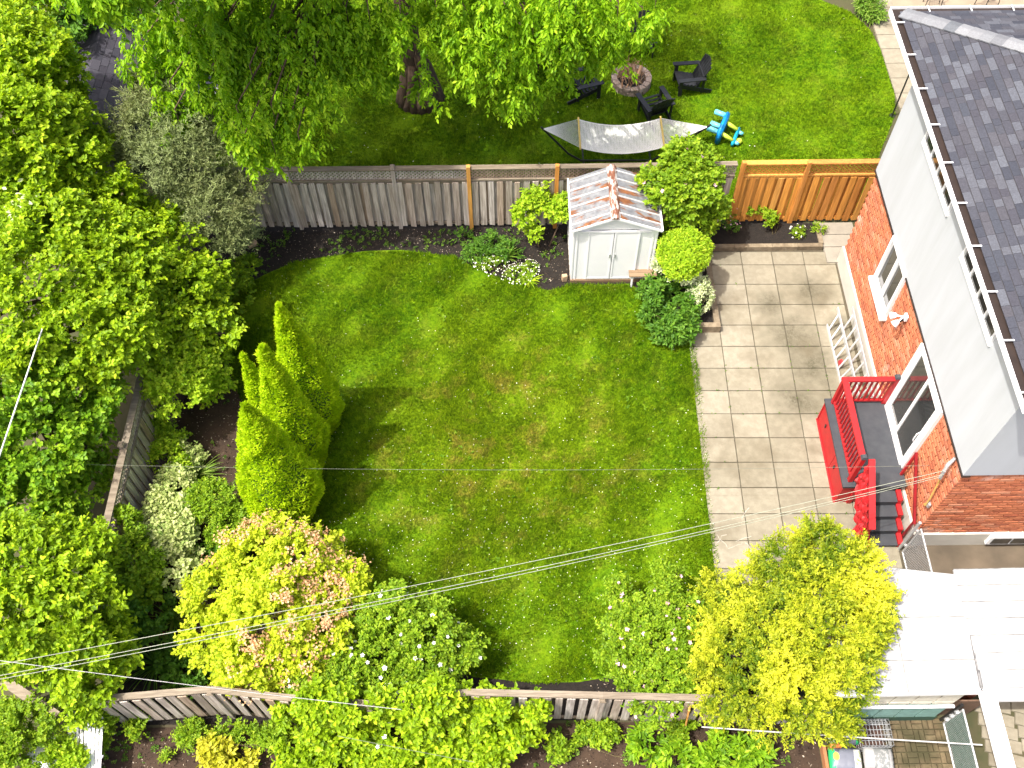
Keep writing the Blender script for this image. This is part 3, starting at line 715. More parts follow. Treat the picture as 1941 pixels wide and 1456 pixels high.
# wall side handrail
hr = thing('wall_handrail', 'dark red metal handrail along the brick wall beside the stairs', 'handrail', (7.93, 9.2, .82))
MB().bar((7.93, 9.22, .82), (7.93, 9.20, 1.72), .045, .045).build('upright', RED, hr)
MB().bar((7.93, 9.23, 1.745), (7.93, 8.10, .86), .05, .045).build('rail', basic('dark_red_paint', (0.20, .008, .012), (.16, .008, .01), 4, .4), hr)
MB().bar((7.93, 8.14, .02), (7.93, 8.14, .87), .04, .04).build('upright', basic('dark_red_paint', (0, 0, 0)), hr)

# ================================================================== ladders
def ladder(label, a0, a1, b0, b1, rungs, w=.05, h=.08):
    t = thing('ladder', label, 'ladder', tuple((Vector(a0) + Vector(b0)) / 2), group='aluminium ladders lying along the house wall')
    MB().bar(a0, a1, w * .6, h).build('rail', ALU, t); MB().bar(b0, b1, w * .6, h).build('rail', ALU, t)
    for i in range(rungs):
        k = (i + .6) / rungs; p = Vector(a0).lerp(Vector(a1), k); q_ = Vector(b0).lerp(Vector(b1), k)
        MB().bar(p, q_, .035, .03).build('rung', ALU, t)
    return t
ladder('aluminium ladder on its side, outermost from the brick wall', (7.40, 13.55, .06), (7.42, 11.10, .06), (7.58, 13.75, .45), (7.60, 11.10, .45), 9)
ladder('aluminium ladder on its side, closest to the brick wall', (7.72, 13.55, .06), (7.74, 11.10, .06), (7.90, 13.72, .50), (7.88, 11.10, .50), 8)
rd = thing('red_bracket', 'small dark red piece lying between the ladder rungs', 'bracket', (7.5, 12.4, .1))
MB().hexa([(7.44, 12.30, .10), (7.54, 12.38, .10), (7.52, 12.52, .10), (7.45, 12.50, .10), (7.47, 12.36, .22), (7.52, 12.40, .22), (7.51, 12.48, .22), (7.47, 12.47, .22)]).build('wedge', basic('dull_red', (.32, .02, .03), (.25, .02, .02), 5), rd)
# ================================================================== fences
def plank_mesh(w, h, t, mat, seed):
    r = np.random.default_rng(seed); mb = MB(); k = 4
    # slightly bowed, chipped ends
    for i in range(1):
        b = r.normal(size=8) * .004
        mb.hexa([(-w / 2, -t / 2, b[0]), (w / 2, -t / 2, b[1]), (w / 2, t / 2, b[1]), (-w / 2, t / 2, b[0]), (-w / 2 + b[2], -t / 2 + b[3], h + b[4]), (w / 2 + b[2], -t / 2 + b[3], h + b[5]), (w / 2 + b[2], t / 2 + b[3], h + b[5]), (-w / 2 + b[2], t / 2 + b[3], h + b[4])])
    return mb.mesh('board', mat)
OLD_B = [plank_mesh(w, 1.0, .022, OLDWOOD, i) for i, w in enumerate((.125, .14, .145, .135, .15))]
NEW_B = [plank_mesh(w, 1.0, .022, NEWWOOD, i + 9) for i, w in enumerate((.14, .145, .135))]
def lattice(p, q, z0, z1, mat, parent, step=.10, w=.036, off=0.0):
    """diagonal slats, two layers, between z0 and z1 along p-q"""
    p = Vector((p[0], p[1], 0)); q = Vector((q[0], q[1], 0)); d = (q - p); L = d.length; d.normalize(); nn = Vector((-d.y, d.x, 0)); H = z1 - z0
    mb = MB()
    for lay, sg in ((0, 1), (1, -1)):
        s = -H
        while s < L:
            a, b = s, s + H; za, zb = (z0, z1) if sg > 0 else (z1, z0)
            a2, b2 = max(a, 0), min(b, L)
            if b2 - a2 > .02:
                za2 = za + (zb - za) * (a2 - a) / H; zb2 = za + (zb - za) * (b2 - a) / H; o = nn * (off + lay * .009)
                mb.bar(p + d * a2 + o + Vector((0, 0, za2)), p + d * b2 + o + Vector((0, 0, zb2)), .007, w, nn.cross(d))
            s += step
    # bars built with vertical faces: width across the slat lies in the panel
    return tag(mb.build('lattice', mat, parent), kind='stuff')
def fence(name, label, runs, post_at, top, mat_b, boards, side, spacing, bz=(.10, 1.62), lat=True, postmat=OLDWOOD, railmat=OLDRAIL, back=True, special=None, skip=None, tilt=.006, capw=.14):
    """runs: polyline of (x, y); side: +1/-1 which side of the rails the front boards are on"""
    t = thing(name, label, 'fence', (runs[0][0], runs[0][1], 0))
    for (a, b) in zip(runs[:-1], runs[1:]):
        a = Vector((a[0], a[1], 0)); b = Vector((b[0], b[1], 0)); d = (b - a); L = d.length; d.normalize(); nn = Vector((-d.y, d.x, 0)) * side; ang = math.atan2(d.y, d.x)
        for z in (.17, bz[1] - .02):
            MB().bar(a + Vector((0, 0, z)), b + Vector((0, 0, z)), .04, .085).build('rail', railmat, t)
        if lat:
            MB().bar(a + Vector((0, 0, bz[1] + .07)), b + Vector((0, 0, bz[1] + .07)), .095, .045).build('lattice_rail', railmat, t)
            MB().bar(a + Vector((0, 0, top - .06)), b + Vector((0, 0, top - .06)), .05, .05).build('lattice_rail', railmat, t)
            lattice(a, b, bz[1] + .095, top - .09, railmat if railmat is not OLDRAIL else OLDWOOD, t)
        MB().bar(a + Vector((0, 0, top - .018)), b + Vector((0, 0, top - .018)), capw, .034).build('cap_rail', railmat, t)
        n = int(L / spacing); me = rng.integers(0, len(boards), n * 2)
        for i in range(n):
            s = (i + .5) * L / n + rng.normal() * .006
            for bk in ((0, 1) if back else (0,)):
                ss = s + (spacing * .5 if bk else 0)
                if ss > L - .03: continue
                p_ = a + d * ss + nn * (.034 if not bk else -.034); rot = (0, 0, ang)
                o = link('board', boards[me[2 * i + bk]], t, (p_.x, p_.y, bz[0] + rng.normal() * .012), (rng.normal() * .004, rng.normal() * tilt, ang), (1, 1, bz[1] - bz[0] + rng.normal() * .008), True)
    for i, (x, y, zt, m_) in enumerate(post_at):
        MB().box(x - .046, x + .046, y - .05, y + .05, 0, zt).build('post', m_, t)
        if m_ is OLDWOOD:
            MB().hexa([(x - .06, y - .064, zt + .001), (x + .06, y - .064, zt + .001), (x + .06, y + .064, zt + .001), (x - .06, y + .064, zt + .001), (x - .035, y - .04, zt + .04), (x + .035, y - .04, zt + .04), (x + .035, y + .04, zt + .04), (x - .035, y + .04, zt + .04)]).build('post_cap', OLDRAIL, t)
    return t
fence('grey_fence', 'weathered grey board fence with lattice top behind the lawn', [(-7.6, 16.80), (-5.25, 16.78), (-2.75, 16.77), (-.97, 16.77), (1.12, 16.77), (3.25, 16.78), (5.36, 16.80)],
      [(-7.6, 16.79, 2.14, OLDWOOD), (-5.25, 16.77, 2.14, OLDWOOD), (-2.75, 16.76, 2.13, OLDWOOD), (-.97, 16.72, 2.16, NEWWOOD), (1.12, 16.72, 2.16, NEWWOOD), (3.25, 16.77, 2.1, OLDWOOD)], 2.08, OLDWOOD, OLD_B, -1, .205)
fence('cedar_fence', 'new orange cedar fence with lattice top beside the house', [(5.5, 16.80), (7.03, 16.80), (9.4, 16.80)],
      [(5.5, 16.76, 2.16, NEWWOOD), (7.03, 16.74, 2.16, NEWWOOD)], 2.10, NEWWOOD, NEW_B, -1, .20, railmat=NEWWOOD)
fence('west_fence', 'weathered fence with lattice top running down the left side among shrubs', [(-7.62, 13.4), (-7.62, 11.5), (-7.63, 9.46), (-7.64, 7.4), (-7.66, 5.2)],
      [(-7.64, 11.5, 1.95, OLDWOOD), (-7.66, 9.46, 2.02, OLDWOOD), (-7.66, 7.4, 1.95, OLDWOOD)], 1.93, OLDWOOD, OLD_B, 1, .215, bz=(.12, 1.50), back=True)
fence('south_fence', 'weathered low board fence with wide cap rail along the bottom of the garden', [(-7.3, 4.63), (-5.28, 4.78), (-3.9, 4.62), (-2.5, 4.5), (-.8, 4.68), (1.5, 4.60), (3.7, 4.52), (5.4, 4.48)],
      [(-5.28, 4.74, 1.66, OLDWOOD), (-2.5, 4.45, 1.62, OLDWOOD), (1.5, 4.55, 1.62, OLDWOOD)], 1.70, OLDWOOD, OLD_B, -1, .20, bz=(.20, 1.56), lat=False, back=False, capw=.115)
# slanting orange brace leaning on the south fence
tag(MB().bar((3.12, 4.40, .1), (3.02, 4.44, 1.35), .09, .03).build('wooden_stake', NEWWOOD), 'orange timber stake leaning on the low fence under the pink roses', 'stake')

# ================================================================== garden shed
shed = thing('garden_shed', 'white metal garden shed with rusted ribbed roof', 'shed', (2.4, 15.7, 0))
sx0, sx1, sy0, sy1, sh, rh, rx = 1.44, 3.38, 14.98, 16.48, 1.86, 2.26, 2.36
MB().box(sx0 - .01, sx1 + .01, sy0 - .05, sy1, 0, .09).build('base', basic('brown_sill', (.19, .12, .07), (.14, .09, .05), 6, .9), shed)
wl = MB(); wl.box(sx0, sx0 + .02, sy0 + .02, sy1 - .02, .09, sh); wl.box(sx1 - .02, sx1, sy0 + .02, sy1 - .02, .09, sh); wl.box(sx0, sx1, sy1 - .02, sy1, .09, sh)
for i in range(9):
    y = sy0 + .1 + i * .16
    wl.box(sx0 - .012, sx0 - .0005, y, y + .05, .10, sh - .01); wl.box(sx1 + .0005, sx1 + .012, y, y + .05, .10, sh - .01)
wl.build('wall', VINYL, shed)
fr = MB(); fr.box(sx0, sx0 + .38, sy0, sy0 + .02, .09, sh); fr.box(sx1 - .44, sx1, sy0, sy0 + .02, .09, sh); fr.hexa([(sx0, sy0, sh), (sx1, sy0, sh), (sx1, sy0 + .02, sh), (sx0, sy0 + .02, sh), (rx - .02, sy0, rh), (rx + .02, sy0, rh), (rx + .02, sy0 + .02, rh), (rx - .02, sy0 + .02, rh)])
for x in (sx0, sx0 + .08, sx1 - .12, sx1 - .04): fr.box(x, x + .035, sy0 - .014, sy0 - .0005, .09, sh)
fr.build('front_wall', VINYL, shed)
MB().box(sx0, sx1, sy0 - .035, sy0 - .001, sh - .075, sh - .02).build('door_track', WHITE, shed)
for k, (x0, x1) in enumerate(((1.78, 2.375), (2.385, 2.98))):
    do_ = MB().box(x0, x1, sy0 - .022, sy0 - .002, .11, sh - .08).build('door', VINYL, shed)
    xh = x1 - .07 if k == 0 else x0 + .04
    MB().box(xh, xh + .03, sy0 - .05, sy0 - .023, .92, 1.04).build('handle', STEEL, do_)
    MB().box(x0 + .01, x0 + .04, sy0 - .032, sy0 - .0225, .12, sh - .09).build('stile', VINYL, do_); MB().box(x1 - .04, x1 - .01, sy0 - .031, sy0 - .0225, .12, sh - .09).build('stile', VINYL, do_)
    MB().box(x0 + .042, x1 - .042, sy0 - .030, sy0 - .0225, .12, .17).build('kick_rail', VINYL, do_)
# roof: ribbed sheets with rust
m, t_, p_ = new_mat('rusted_roof_sheet'); p_.inputs['Roughness'].default_value = .55
wv = mapped(t_, (1.6, 5.5, 3)); f = pos_noise(t_, 1.0, 7, wv, .62); f2 = pos_noise(t_, 9, 5)
base_c = ramp(t_, f2, [(.3, (.105, .112, .125)), (.7, (.20, .208, .22))])
rust_c = ramp(t_, f2, [(.3, (.08, .028, .014)), (.7, (.24, .095, .032))])
t_.links.new(mix(t_, ramp(t_, f, [(.51, 0.0), (.58, 1.0)]), base_c, rust_c), p_.inputs['Base Color']); RUSTR = m
ov = .07
for s, xe in ((-1, sx0 - ov), (1, sx1 + ov)):
    ze = sh + .02 - (rh - sh) / (rx - sx0) * ov + .02; zr = rh + .05; mb = MB()
    mb.hexa([(rx, sy0 - .06, zr - .03), (xe, sy0 - .06, ze - .03), (xe, sy1 + .05, ze - .03), (rx, sy1 + .05, zr - .03), (rx, sy0 - .06, zr), (xe, sy0 - .06, ze), (xe, sy1 + .05, ze), (rx, sy1 + .05, zr)] if s < 0 else
            [(xe, sy0 - .06, ze - .03), (rx, sy0 - .06, zr - .03), (rx, sy1 + .05, zr - .03), (xe, sy1 + .05, ze - .03), (xe, sy0 - .06, ze), (rx, sy0 - .06, zr), (rx, sy1 + .05, zr), (xe, sy1 + .05, ze)])
    rs = mb.build('roof_sheet', RUSTR, shed)
    for i in range(6):
        y = sy0 + .12 + i * .262; MB().bar((rx + s * .06, y, zr + .008 - .02), (xe - s * .02, y, ze + .018), .036, .022).build('rib', basic('rib_grey', (.48, .49, .50), (.38, .36, .34), 6, .5), rs)
    MB().bar((xe, sy0 - .08, ze + .01), (xe, sy1 + .06, ze + .01), .035, .05).build('eave_trim', WHITE, rs)
    MB().bar((rx, sy0 - .075, zr + .0), (xe, sy0 - .075, ze + .0), .025, .055).build('gable_trim', WHITE, rs)
m, t_, p_ = new_mat('rusted_ridge'); p_.inputs['Roughness'].default_value = .6
f = pos_noise(t_, 1.0, 6, mapped(t_, (14, 3, 3)), .65); t_.links.new(ramp(t_, f, [(.44, (.45, .43, .41)), (.52, (.17, .065, .032)), (.68, (.085, .03, .02))]), p_.inputs['Base Color'])
mb = MB(); mb.hexa([(rx - .11, sy0 - .09, rh + .028), (rx + .11, sy0 - .09, rh + .028), (rx + .11, sy1 + .06, rh + .028), (rx - .11, sy1 + .06, rh + .028), (rx - .05, sy0 - .09, rh + .085), (rx + .05, sy0 - .09, rh + .085), (rx + .05, sy1 + .06, rh + .085), (rx - .05, sy1 + .06, rh + .085)]); mb.build('ridge_cap', m, shed)
# bench in front of the shed
bn = thing('small_bench', 'small tan wooden bench with white legs at the shed corner', 'bench', (3.15, 14.88, 0))
for i in range(2): MB().box(2.82, 3.48, 14.76 + i * .125, 14.88 + i * .125, .40, .435).build('seat_board', pieces('tan_board', [(.24, .165, .10), (.28, .20, .125)], .8, (2, 20, 20), .3) if 'tan_board' not in MATS else MATS['tan_board'], bn)
for x in (2.90, 3.38):
    MB().bar((x, 14.78, 0), (x, 14.80, .40), .04, .04).build('leg', WHITE, bn); MB().bar((x, 14.98, 0), (x, 14.96, .40), .04, .04).build('leg', WHITE, bn)
# stones by the beds
def stone(name, label, x, y, s, col, rz=0):
    bm_ = bmesh.new(); bmesh.ops.create_cube(bm_, size=1); bmesh.ops.bevel(bm_, geom=bm_.edges[:], offset=.08, segments=2, affect='EDGES')
    for v in bm_.verts: v.co = Vector((v.co.x * s[0], v.co.y * s[1], v.co.z * s[2] + s[2] / 2)) + Vector(tuple(rng.normal(size=3) * .003))
    me = bpy.data.meshes.new(name); bm_.to_mesh(me); me.materials.append(col); o = link(name, me, None, (x, y, .01), (0, 0, rz)); return tag(o, label, 'stone')
TANS = basic('tan_stone', (.42, .30, .19), (.33, .23, .14), 9, .9); REDB = basic('red_clay', (.45, .14, .07), (.36, .10, .05), 12, .9)
stone('stone_block', 'tan block standing at the left foot of the shed', 1.30, 15.0, (.13, .10, .2), TANS, .2)
stone('flat_stone', 'flat tan stone lying in the black bed by the juniper', *at(480, 465)[:2], (.24, .16, .05), TANS, .6)
stone('loose_brick', 'single red brick lying in the bed at the lawn corner', *at(446, 505)[:2], (.09, .19, .06), REDB, .05)
stone('corner_block', 'dark red block lying half hidden under the left shrubs', *at(318, 1207)[:2], (.40, .10, .08), REDB, -.2)

# ================================================================== neighbour's garden furniture
def adirondack():
    t = thing('adirondack_chair', '', 'chair', group='black garden chairs round the fire pit')
    for i in range(6):
        k = i / 5; y = .30 - k * .52; z = .37 - k * .13
        MB().bar((-.27, y, z), (.27, y, z), .085, .02, (0, .24, 1)).build('seat_slat', BLACKW, t, inv=False)
    for i in range(6):
        x = -.235 + i * .094; hgt = .78 - .09 * abs(i - 2.5) ** 1.3 * .35
        MB().bar((x, -.20, .25), (x * 1.12, -.20 - hgt * .42, .25 + hgt * .92), .02, .086, (1, 0, 0)).build('back_slat', BLACKW, t, inv=False)
    MB().bar((-.29, -.34, .56), (.29, -.34, .56), .05, .05).build('back_brace', BLACKW, t, inv=False)
    for s in (-1, 1):
        MB().bar((s * .36, .38, .565), (s * .34, -.38, .545), .135, .026).build('arm', BLACKW, t, inv=False)
        MB().bar((s * .315, .28, 0), (s * .315, .28, .55), .035, .10, (0, 1, 0)).build('front_leg', BLACKW, t, inv=False)
        MB().bar((s * .285, .34, .33), (s * .285, -.62, .03), .03, .12).build('side_rail', BLACKW, t, inv=False)
        MB().bar((s * .315, -.33, .06), (s * .315, -.36, .54), .03, .07, (0, 1, 0)).build('rear_leg', BLACKW, t, inv=False)
    return t
ch0 = adirondack()
spots = [((4.98, 21.80), 1.70, 'black slatted garden chair on the open grass, rightmost at the fire pit'), ((3.95, 20.72), .38, 'black slatted garden chair with its back to the hammock'),
         ((2.12, 21.62), -1.25, 'black slatted garden chair half under the drooping branches, left of fire pit'), ((3.85, 23.4), 3.0, 'black slatted garden chair mostly hidden by leaves behind the fire pit')]
for i, ((x, y), r, lb) in enumerate(spots):
    o = ch0 if i == 0 else copy_tree(ch0); o.location = (x, y, .015); o.rotation_euler = (0, 0, r); o['label'] = lb
# fire pit
fp = thing('fire_pit', 'round stone fire pit heaped with sticks and split logs', 'fire pit', (3.43, 22.0, 0))
STONEM = pieces('pit_stone', [(.34, .26, .20), (.42, .34, .28), (.28, .22, .18)], .95, (10, 10, 10), .4, .4)
for row in range(2):
    for i in range(15):
        a = (i + .5 * row) / 15 * 2 * math.pi; w_ = .5
        pts = []
        for z in (0, 1):
            for rr, da in ((.40, -.19), (.56, -.19), (.56, .19), (.40, .19)):
                aa = a + da; r2 = rr + rng.normal() * .008; pts.append((3.43 + math.cos(aa) * r2, 22.0 + math.sin(aa) * r2, .01 + row * .115 + z * .11))
        MB().hexa(pts).build('pit_stone', STONEM, fp)
MB().tube([(3.43, 22.0, .0), (3.43, 22.0, .10)], .40, 16).build('ash_bed', basic('ash', (.06, .055, .05), (.03, .028, .026), 12, .95), fp)
def stick(p, q, r, nm, lb, par=None): 
    mb = MB(); limb(mb, p, q, r, r * .5, 5, .25, 5); return mb
STICK = pieces('dry_stick', [(.30, .16, .08), (.40, .25, .13), (.22, .12, .07), (.45, .33, .2)], .9, (6, 6, 6), .4)
for i in range(80):
    a = rng.uniform(0, 6.28); r = rng.uniform(0, .40); c = np.array([3.41 + math.cos(a) * r * .9, 21.97 + math.sin(a) * r, rng.uniform(.20, .36) + .22 * (1 - r / .4)]); d = rng.uniform(0.9, 2.3) if i % 3 else rng.uniform(0, 3.1)
    L = rng.uniform(.18, .46); v = np.array([math.cos(d), math.sin(d), rng.uniform(-.3, .35)]) * L
    mb = MB(); limb(mb, c - v * .9, c + v * .9, rng.uniform(.008, .02), .005, 5, .3, 5)
    tag(mb.build('firewood_stick', STICK), 'thin dry stick piled in the stone fire pit', 'stick', 'sticks piled in the fire pit')
for i, (dx, dy, a, lb) in enumerate(((.10, -.12, 1.2, 'pale split log lying on the stick pile, right of the other log'), (-.03, -.10, 1.75, 'grey split log lying on the stick pile, left of the other log'))):
    v = np.array([math.cos(a), math.sin(a), .2]) * .17; c = np.array([3.5 + dx, 21.93 + dy, .60])
    tag(MB().tube([c - v, c + v], [.05, .045], 5).build('split_log', basic('cut_wood%d' % i, ((.42, .25, .13), (.24, .15, .09))[i], None, 8, .9)), lb, 'log')
# hammock on steel stand
st = thing('hammock_stand', 'black steel stand carrying the hammock, its beam on the grass', 'stand', (2.9, 18.98, 0))
MB().tube([(1.89, 18.98, .05), (3.78, 18.96, .05)], .028, 8).build('base_beam', BLACKM, st)
MB().tube([(1.89, 18.98, .05), (1.55, 19.0, .28), (.82, 19.04, 1.18)], .028, 8).build('arm', BLACKM, st)
MB().tube([(3.78, 18.96, .05), (4.1, 18.99, .28), (5.15, 19.06, 1.18)], .028, 8).build('arm', BLACKM, st)
for x in (1.95, 3.72): MB().tube([(x, 18.45, .03), (x, 19.5, .03)], .024, 8).build('foot', BLACKM, st)
hm = thing('hammock', 'white rope hammock with yellow wooden spreader bars', 'hammock', (2.85, 18.98, .8))
xa, xb = 1.80, 3.93; ya, yb = 18.50, 19.52
def hz(u, v): return .98 - .22 * (1 - (2 * u - 1) ** 2) - .10 * (1 - (2 * v - 1) ** 2) * (1 - .3 * (2 * u - 1) ** 2)
NETM = basic('white_rope', (.85, .84, .80), (.78, .77, .74), 14, .8)
mb = MB(); nc, nl = 34, 64
for j in range(nc + 1):
    v = j / nc; r_ = .014 if j in (0, nc) else .0085
    pts = [(xa + (xb - xa) * i / 12, ya + (yb - ya) * v, hz(i / 12, v)) for i in range(13)]; mb.tube(pts, r_, 4, False)
for i in range(nl + 1):
    u = i / nl; pts = [(xa + (xb - xa) * u + .012 * math.sin(j * 1.7 + i), ya + (yb - ya) * j / 8, hz(u, j / 8) + .003) for j in range(9)]; mb.tube(pts, .0065, 3, False)
mb.build('net', NETM, hm)
for nm, x, tip in (('a', xa, (.86, 19.03, 1.13)), ('b', xb, (5.08, 19.05, 1.12))):
    MB().tube([(x, ya - .06, .985), (x, yb + .06, .985)], .026, 8).build('spreader_bar', basic('yellow_wood', (.62, .45, .12), (.52, .37, .1), 8, .6), hm)
    cd = MB()
    for j in range(23): cd.tube([(x, ya + (yb - ya) * j / 22, .985), tip], .0062, 3, False)
    cd.build('fan_cords', NETM, hm)
MB().tube([(.86, 19.03, 1.13), (.82, 19.04, 1.17)], .012, 6).build('hook', STEEL, hm); MB().tube([(5.08, 19.05, 1.12), (5.15, 19.06, 1.17)], .012, 6).build('hook', STEEL, hm)
# overturned toddler picnic table
BLUE = basic('blue_plastic', (.008, .26, .62), (.008, .22, .55), 3, .35); CYAN = basic('cyan_plastic', (.16, .55, .66), (.13, .48, .6), 3, .35); LIME = basic('lime_plastic', (.46, .60, .05), (.40, .52, .05), 3, .35); TEAL = basic('teal_plastic', (.01, .36, .52), (.01, .32, .46), 3, .35)
kt = thing('toddler_table', 'overturned blue plastic toddler picnic table with cyan and lime legs', 'play table', (5.72, 19.9, 0), -.42)
def slab(nm, m_, x0, x1, y0, y1, z0, z1, bev=.03):
    bm_ = bmesh.new(); bmesh.ops.create_cube(bm_, size=1)
    for v in bm_.verts: v.co = Vector(((x0 + x1) / 2 + v.co.x * (x1 - x0), (y0 + y1) / 2 + v.co.y * (y1 - y0), (z0 + z1) / 2 + v.co.z * (z1 - z0)))
    bmesh.ops.bevel(bm_, geom=bm_.edges[:], offset=bev, segments=3, affect='EDGES'); me = bpy.data.meshes.new(nm); bm_.to_mesh(me); me.materials.append(m_)
    me.polygons.foreach_set('use_smooth', [True] * len(me.polygons)); return me
link('table_top', slab('table_top', BLUE, -.08, .04, -.42, .42, .02, .50), kt)
for y, z in ((.33, .42), (.04, .26), (-.33, .40)): link('leg', MB().tube([(-.06, y, z), (-.36, y + .05, z - .02)], [.065, .075], 10).mesh('leg', CYAN, True), kt)
for y in (.20, -.24): link('strut', MB().tube([(.03, y, .30), (.16, y - .02, .27), (.36, y - .03, .20)], [.05, .06, .045], 8).mesh('strut', LIME, True), kt)
link('bench_seat', slab('bench_seat', TEAL, .34, .42, -.36, .30, .02, .22), kt)
link('foot', MB().tube([(.42, .16, .14), (.52, .18, .10)], .05, 8).mesh('foot', CYAN, True), kt); link('foot', MB().tube([(.42, -.24, .14), (.52, -.22, .08)], .05, 8).mesh('foot', CYAN, True), kt)
def ball(name, label, x, y, r, mat):
    bm_ = bmesh.new(); bmesh.ops.create_uvsphere(bm_, u_segments=16, v_segments=10, radius=r)
    for v in bm_.verts: v.co.z *= .93
    me = bpy.data.meshes.new(name); bm_.to_mesh(me); me.materials.append(mat); me.polygons.foreach_set('use_smooth', [True] * len(me.polygons))
    return tag(link(name, me, None, (x, y, r)), label, 'ball')
ball('toy_ball', 'small yellow-green toy ball on the grass beside the blue play table', *at(1400, 272)[:2], .085, LIME)
# black garden pole on the neighbour's lawn
gp = thing('garden_pole', 'thin black metal pole standing by the neighbouring house walk', 'pole', (10.46, 20.58, 0))
MB().tube([(10.46, 20.58, 0), (10.46, 20.58, 1.9), (10.5, 20.58, 2.05), (10.6, 20.58, 2.1)], .022, 8).build('shaft', BLACKM, gp); MB().tube([(10.46, 20.58, 0), (10.46, 20.58, .03)], .08, 8).build('base', BLACKM, gp)
# white low wall at the far end of the neighbour's lawn
wf = thing('white_border_fence', 'low white board fence at the far edge of the neighbouring lawn', 'fence', (8, 25.75, 0))
for i in range(9): MB().box(5.3 + i * .62, 5.3 + i * .62 + .612, 25.72, 25.76, 0.02, .62).build('panel', VINYL, wf)
MB().box(5.25, 10.9, 25.69, 25.80, .622, .66).build('cap_rail', VINYL, wf)
# wrought-iron chair on the far terrace
def iron_chair(x, y, rz, lb):
    t = thing('iron_chair', lb, 'chair', (x, y, .03), rz, 'black iron chairs on the tan terrace'); r = .013
    for sx in (-.2, .2):
        for sy in (-.2, .2): link('leg', MB().tube([(sx * 1.15, sy * 1.15, 0), (sx, sy, .44)], r, 6).mesh('leg', BLACKM), t)
    link('seat', MB().tube([(math.cos(a) * .24, math.sin(a) * .24, .45) for a in np.linspace(0, 6.28, 17)], r, 6).mesh('seat', BLACKM), t)
    link('back', MB().tube([(-.2, -.2, .45), (-.23, -.24, .7), (-.15, -.28, .88), (0, -.3, .93), (.15, -.28, .88), (.23, -.24, .7), (.2, -.2, .45)], r, 6).mesh('back', BLACKM), t)
    link('scroll', MB().tube([(math.cos(a) * .1 * (1 - a / 14), -.27, .68 + math.sin(a) * .1 * (1 - a / 14)) for a in np.linspace(0, 9, 24)], .01, 5).mesh('scroll', BLACKM), t)
    sb = MB()
    for k in range(7): sb.bar((-.21 + k * .07, -.2, .452), (-.21 + k * .07, .2, .452), .02, .008)
    link('seat_bars', sb.mesh('seat_bars', BLACKM), t)
iron_chair(12.6, 25.15, 2.9, 'black iron chair on the far tan terrace, nearest the roof corner'); iron_chair(14.2, 25.1, 3.4, 'black iron chair on the far tan terrace, towards the right edge')
# dark shed roof among the left trees
ns = thing('neighbour_shed', 'small dark shingled shed roof glimpsed between the trees at upper left', 'shed', (-10.55, 20.2, 0))
MB().box(-11.35, -9.75, 18.3, 22.3, 0, 1.75).build('wall', basic('dark_siding', (.05, .055, .065), (.035, .04, .05), 3, .8), ns)
rz0, rz1, xr = 1.78, 2.25, -10.55
MB().poly([(xr, 18.1, rz1), (xr, 22.5, rz1), (-9.6, 22.5, rz0), (-9.6, 18.1, rz0)][::-1]).poly([(xr, 18.1, rz1), (-11.5, 18.1, rz0), (-11.5, 22.5, rz0), (xr, 22.5, rz1)][::-1]).build('roof_deck', basic('roof_felt', (0, 0, 0)), ns)
DSH = pieces('dark_shingle', [(.030, .030, .042), (.045, .044, .058), (.06, .058, .074), (.036, .034, .046)], .85, (30, 30, 30), .2, .3)
for s in (1, -1):
    for row in range(6):
        k0, k1 = row / 6, (row + 1) / 6 + .03; y = 18.1 - rng.uniform(0, .2)
        while y < 22.45:
            wd = rng.choice([.24, .30, .36]); y0, y1 = max(y, 18.08), min(y + wd - .008, 22.5); lf = rng.uniform(.008, .02)
            def q_(k, up): return (xr + s * .95 * (1 - k) if False else xr + s * .97 * k, rz1 - (rz1 - rz0) * k * 1.02 + up)
            a_, b_ = q_(k0, .006), q_(min(k1, 1.02), lf)
            pts = [(a_[0], y0, a_[1] - .006), (b_[0], y0, b_[1] - .012), (b_[0], y1, b_[1] - .012), (a_[0], y1, a_[1] - .006), (a_[0], y0, a_[1]), (b_[0], y0, b_[1]), (b_[0], y1, b_[1]), (a_[0], y1, a_[1])]
            if s < 0: pts = [pts[i] for i in (1, 0, 3, 2, 5, 4, 7, 6)]
            if y1 - y0 > .05: MB().hexa(pts).build('shingle', DSH, ns)
            y += wd
MB().tube([(-9.58, 18.1, rz0 - .03), (-9.58, 22.5, rz0 - .03)], .035, 6).build('eave_gutter', basic('grey_gutter', (.20, .19, .17), (.14, .13, .12), 5, .5), ns)
# trampoline, only a glimpse of its dark mat and rim
tr = thing('trampoline', 'dark round trampoline mostly hidden by leaves beside the shed roof', 'trampoline', (-8.9, 21.6, 0))
MB().tube([(-8.9, 21.6, .66), (-8.9, 21.6, .67)], 1.05, 28).build('mat', basic('trampoline_mat', (.012, .013, .03), (.01, .01, .02), 4, .6), tr)
rim = [(-8.9 + math.cos(a) * 1.16, 21.6 + math.sin(a) * 1.16, .68) for a in np.linspace(0, 2 * math.pi, 37)]
MB().tube(rim, .09, 8, False).build('rim_pad', basic('grey_pad', (.20, .20, .21), (.15, .15, .16), 4, .6), tr)
for i in range(6):
    a = i * math.pi / 3; x, y = -8.9 + math.cos(a) * 1.14, 21.6 + math.sin(a) * 1.14; MB().tube([(x, y, 0), (x, y, .62)], .02, 6).build('leg', STEEL, tr)
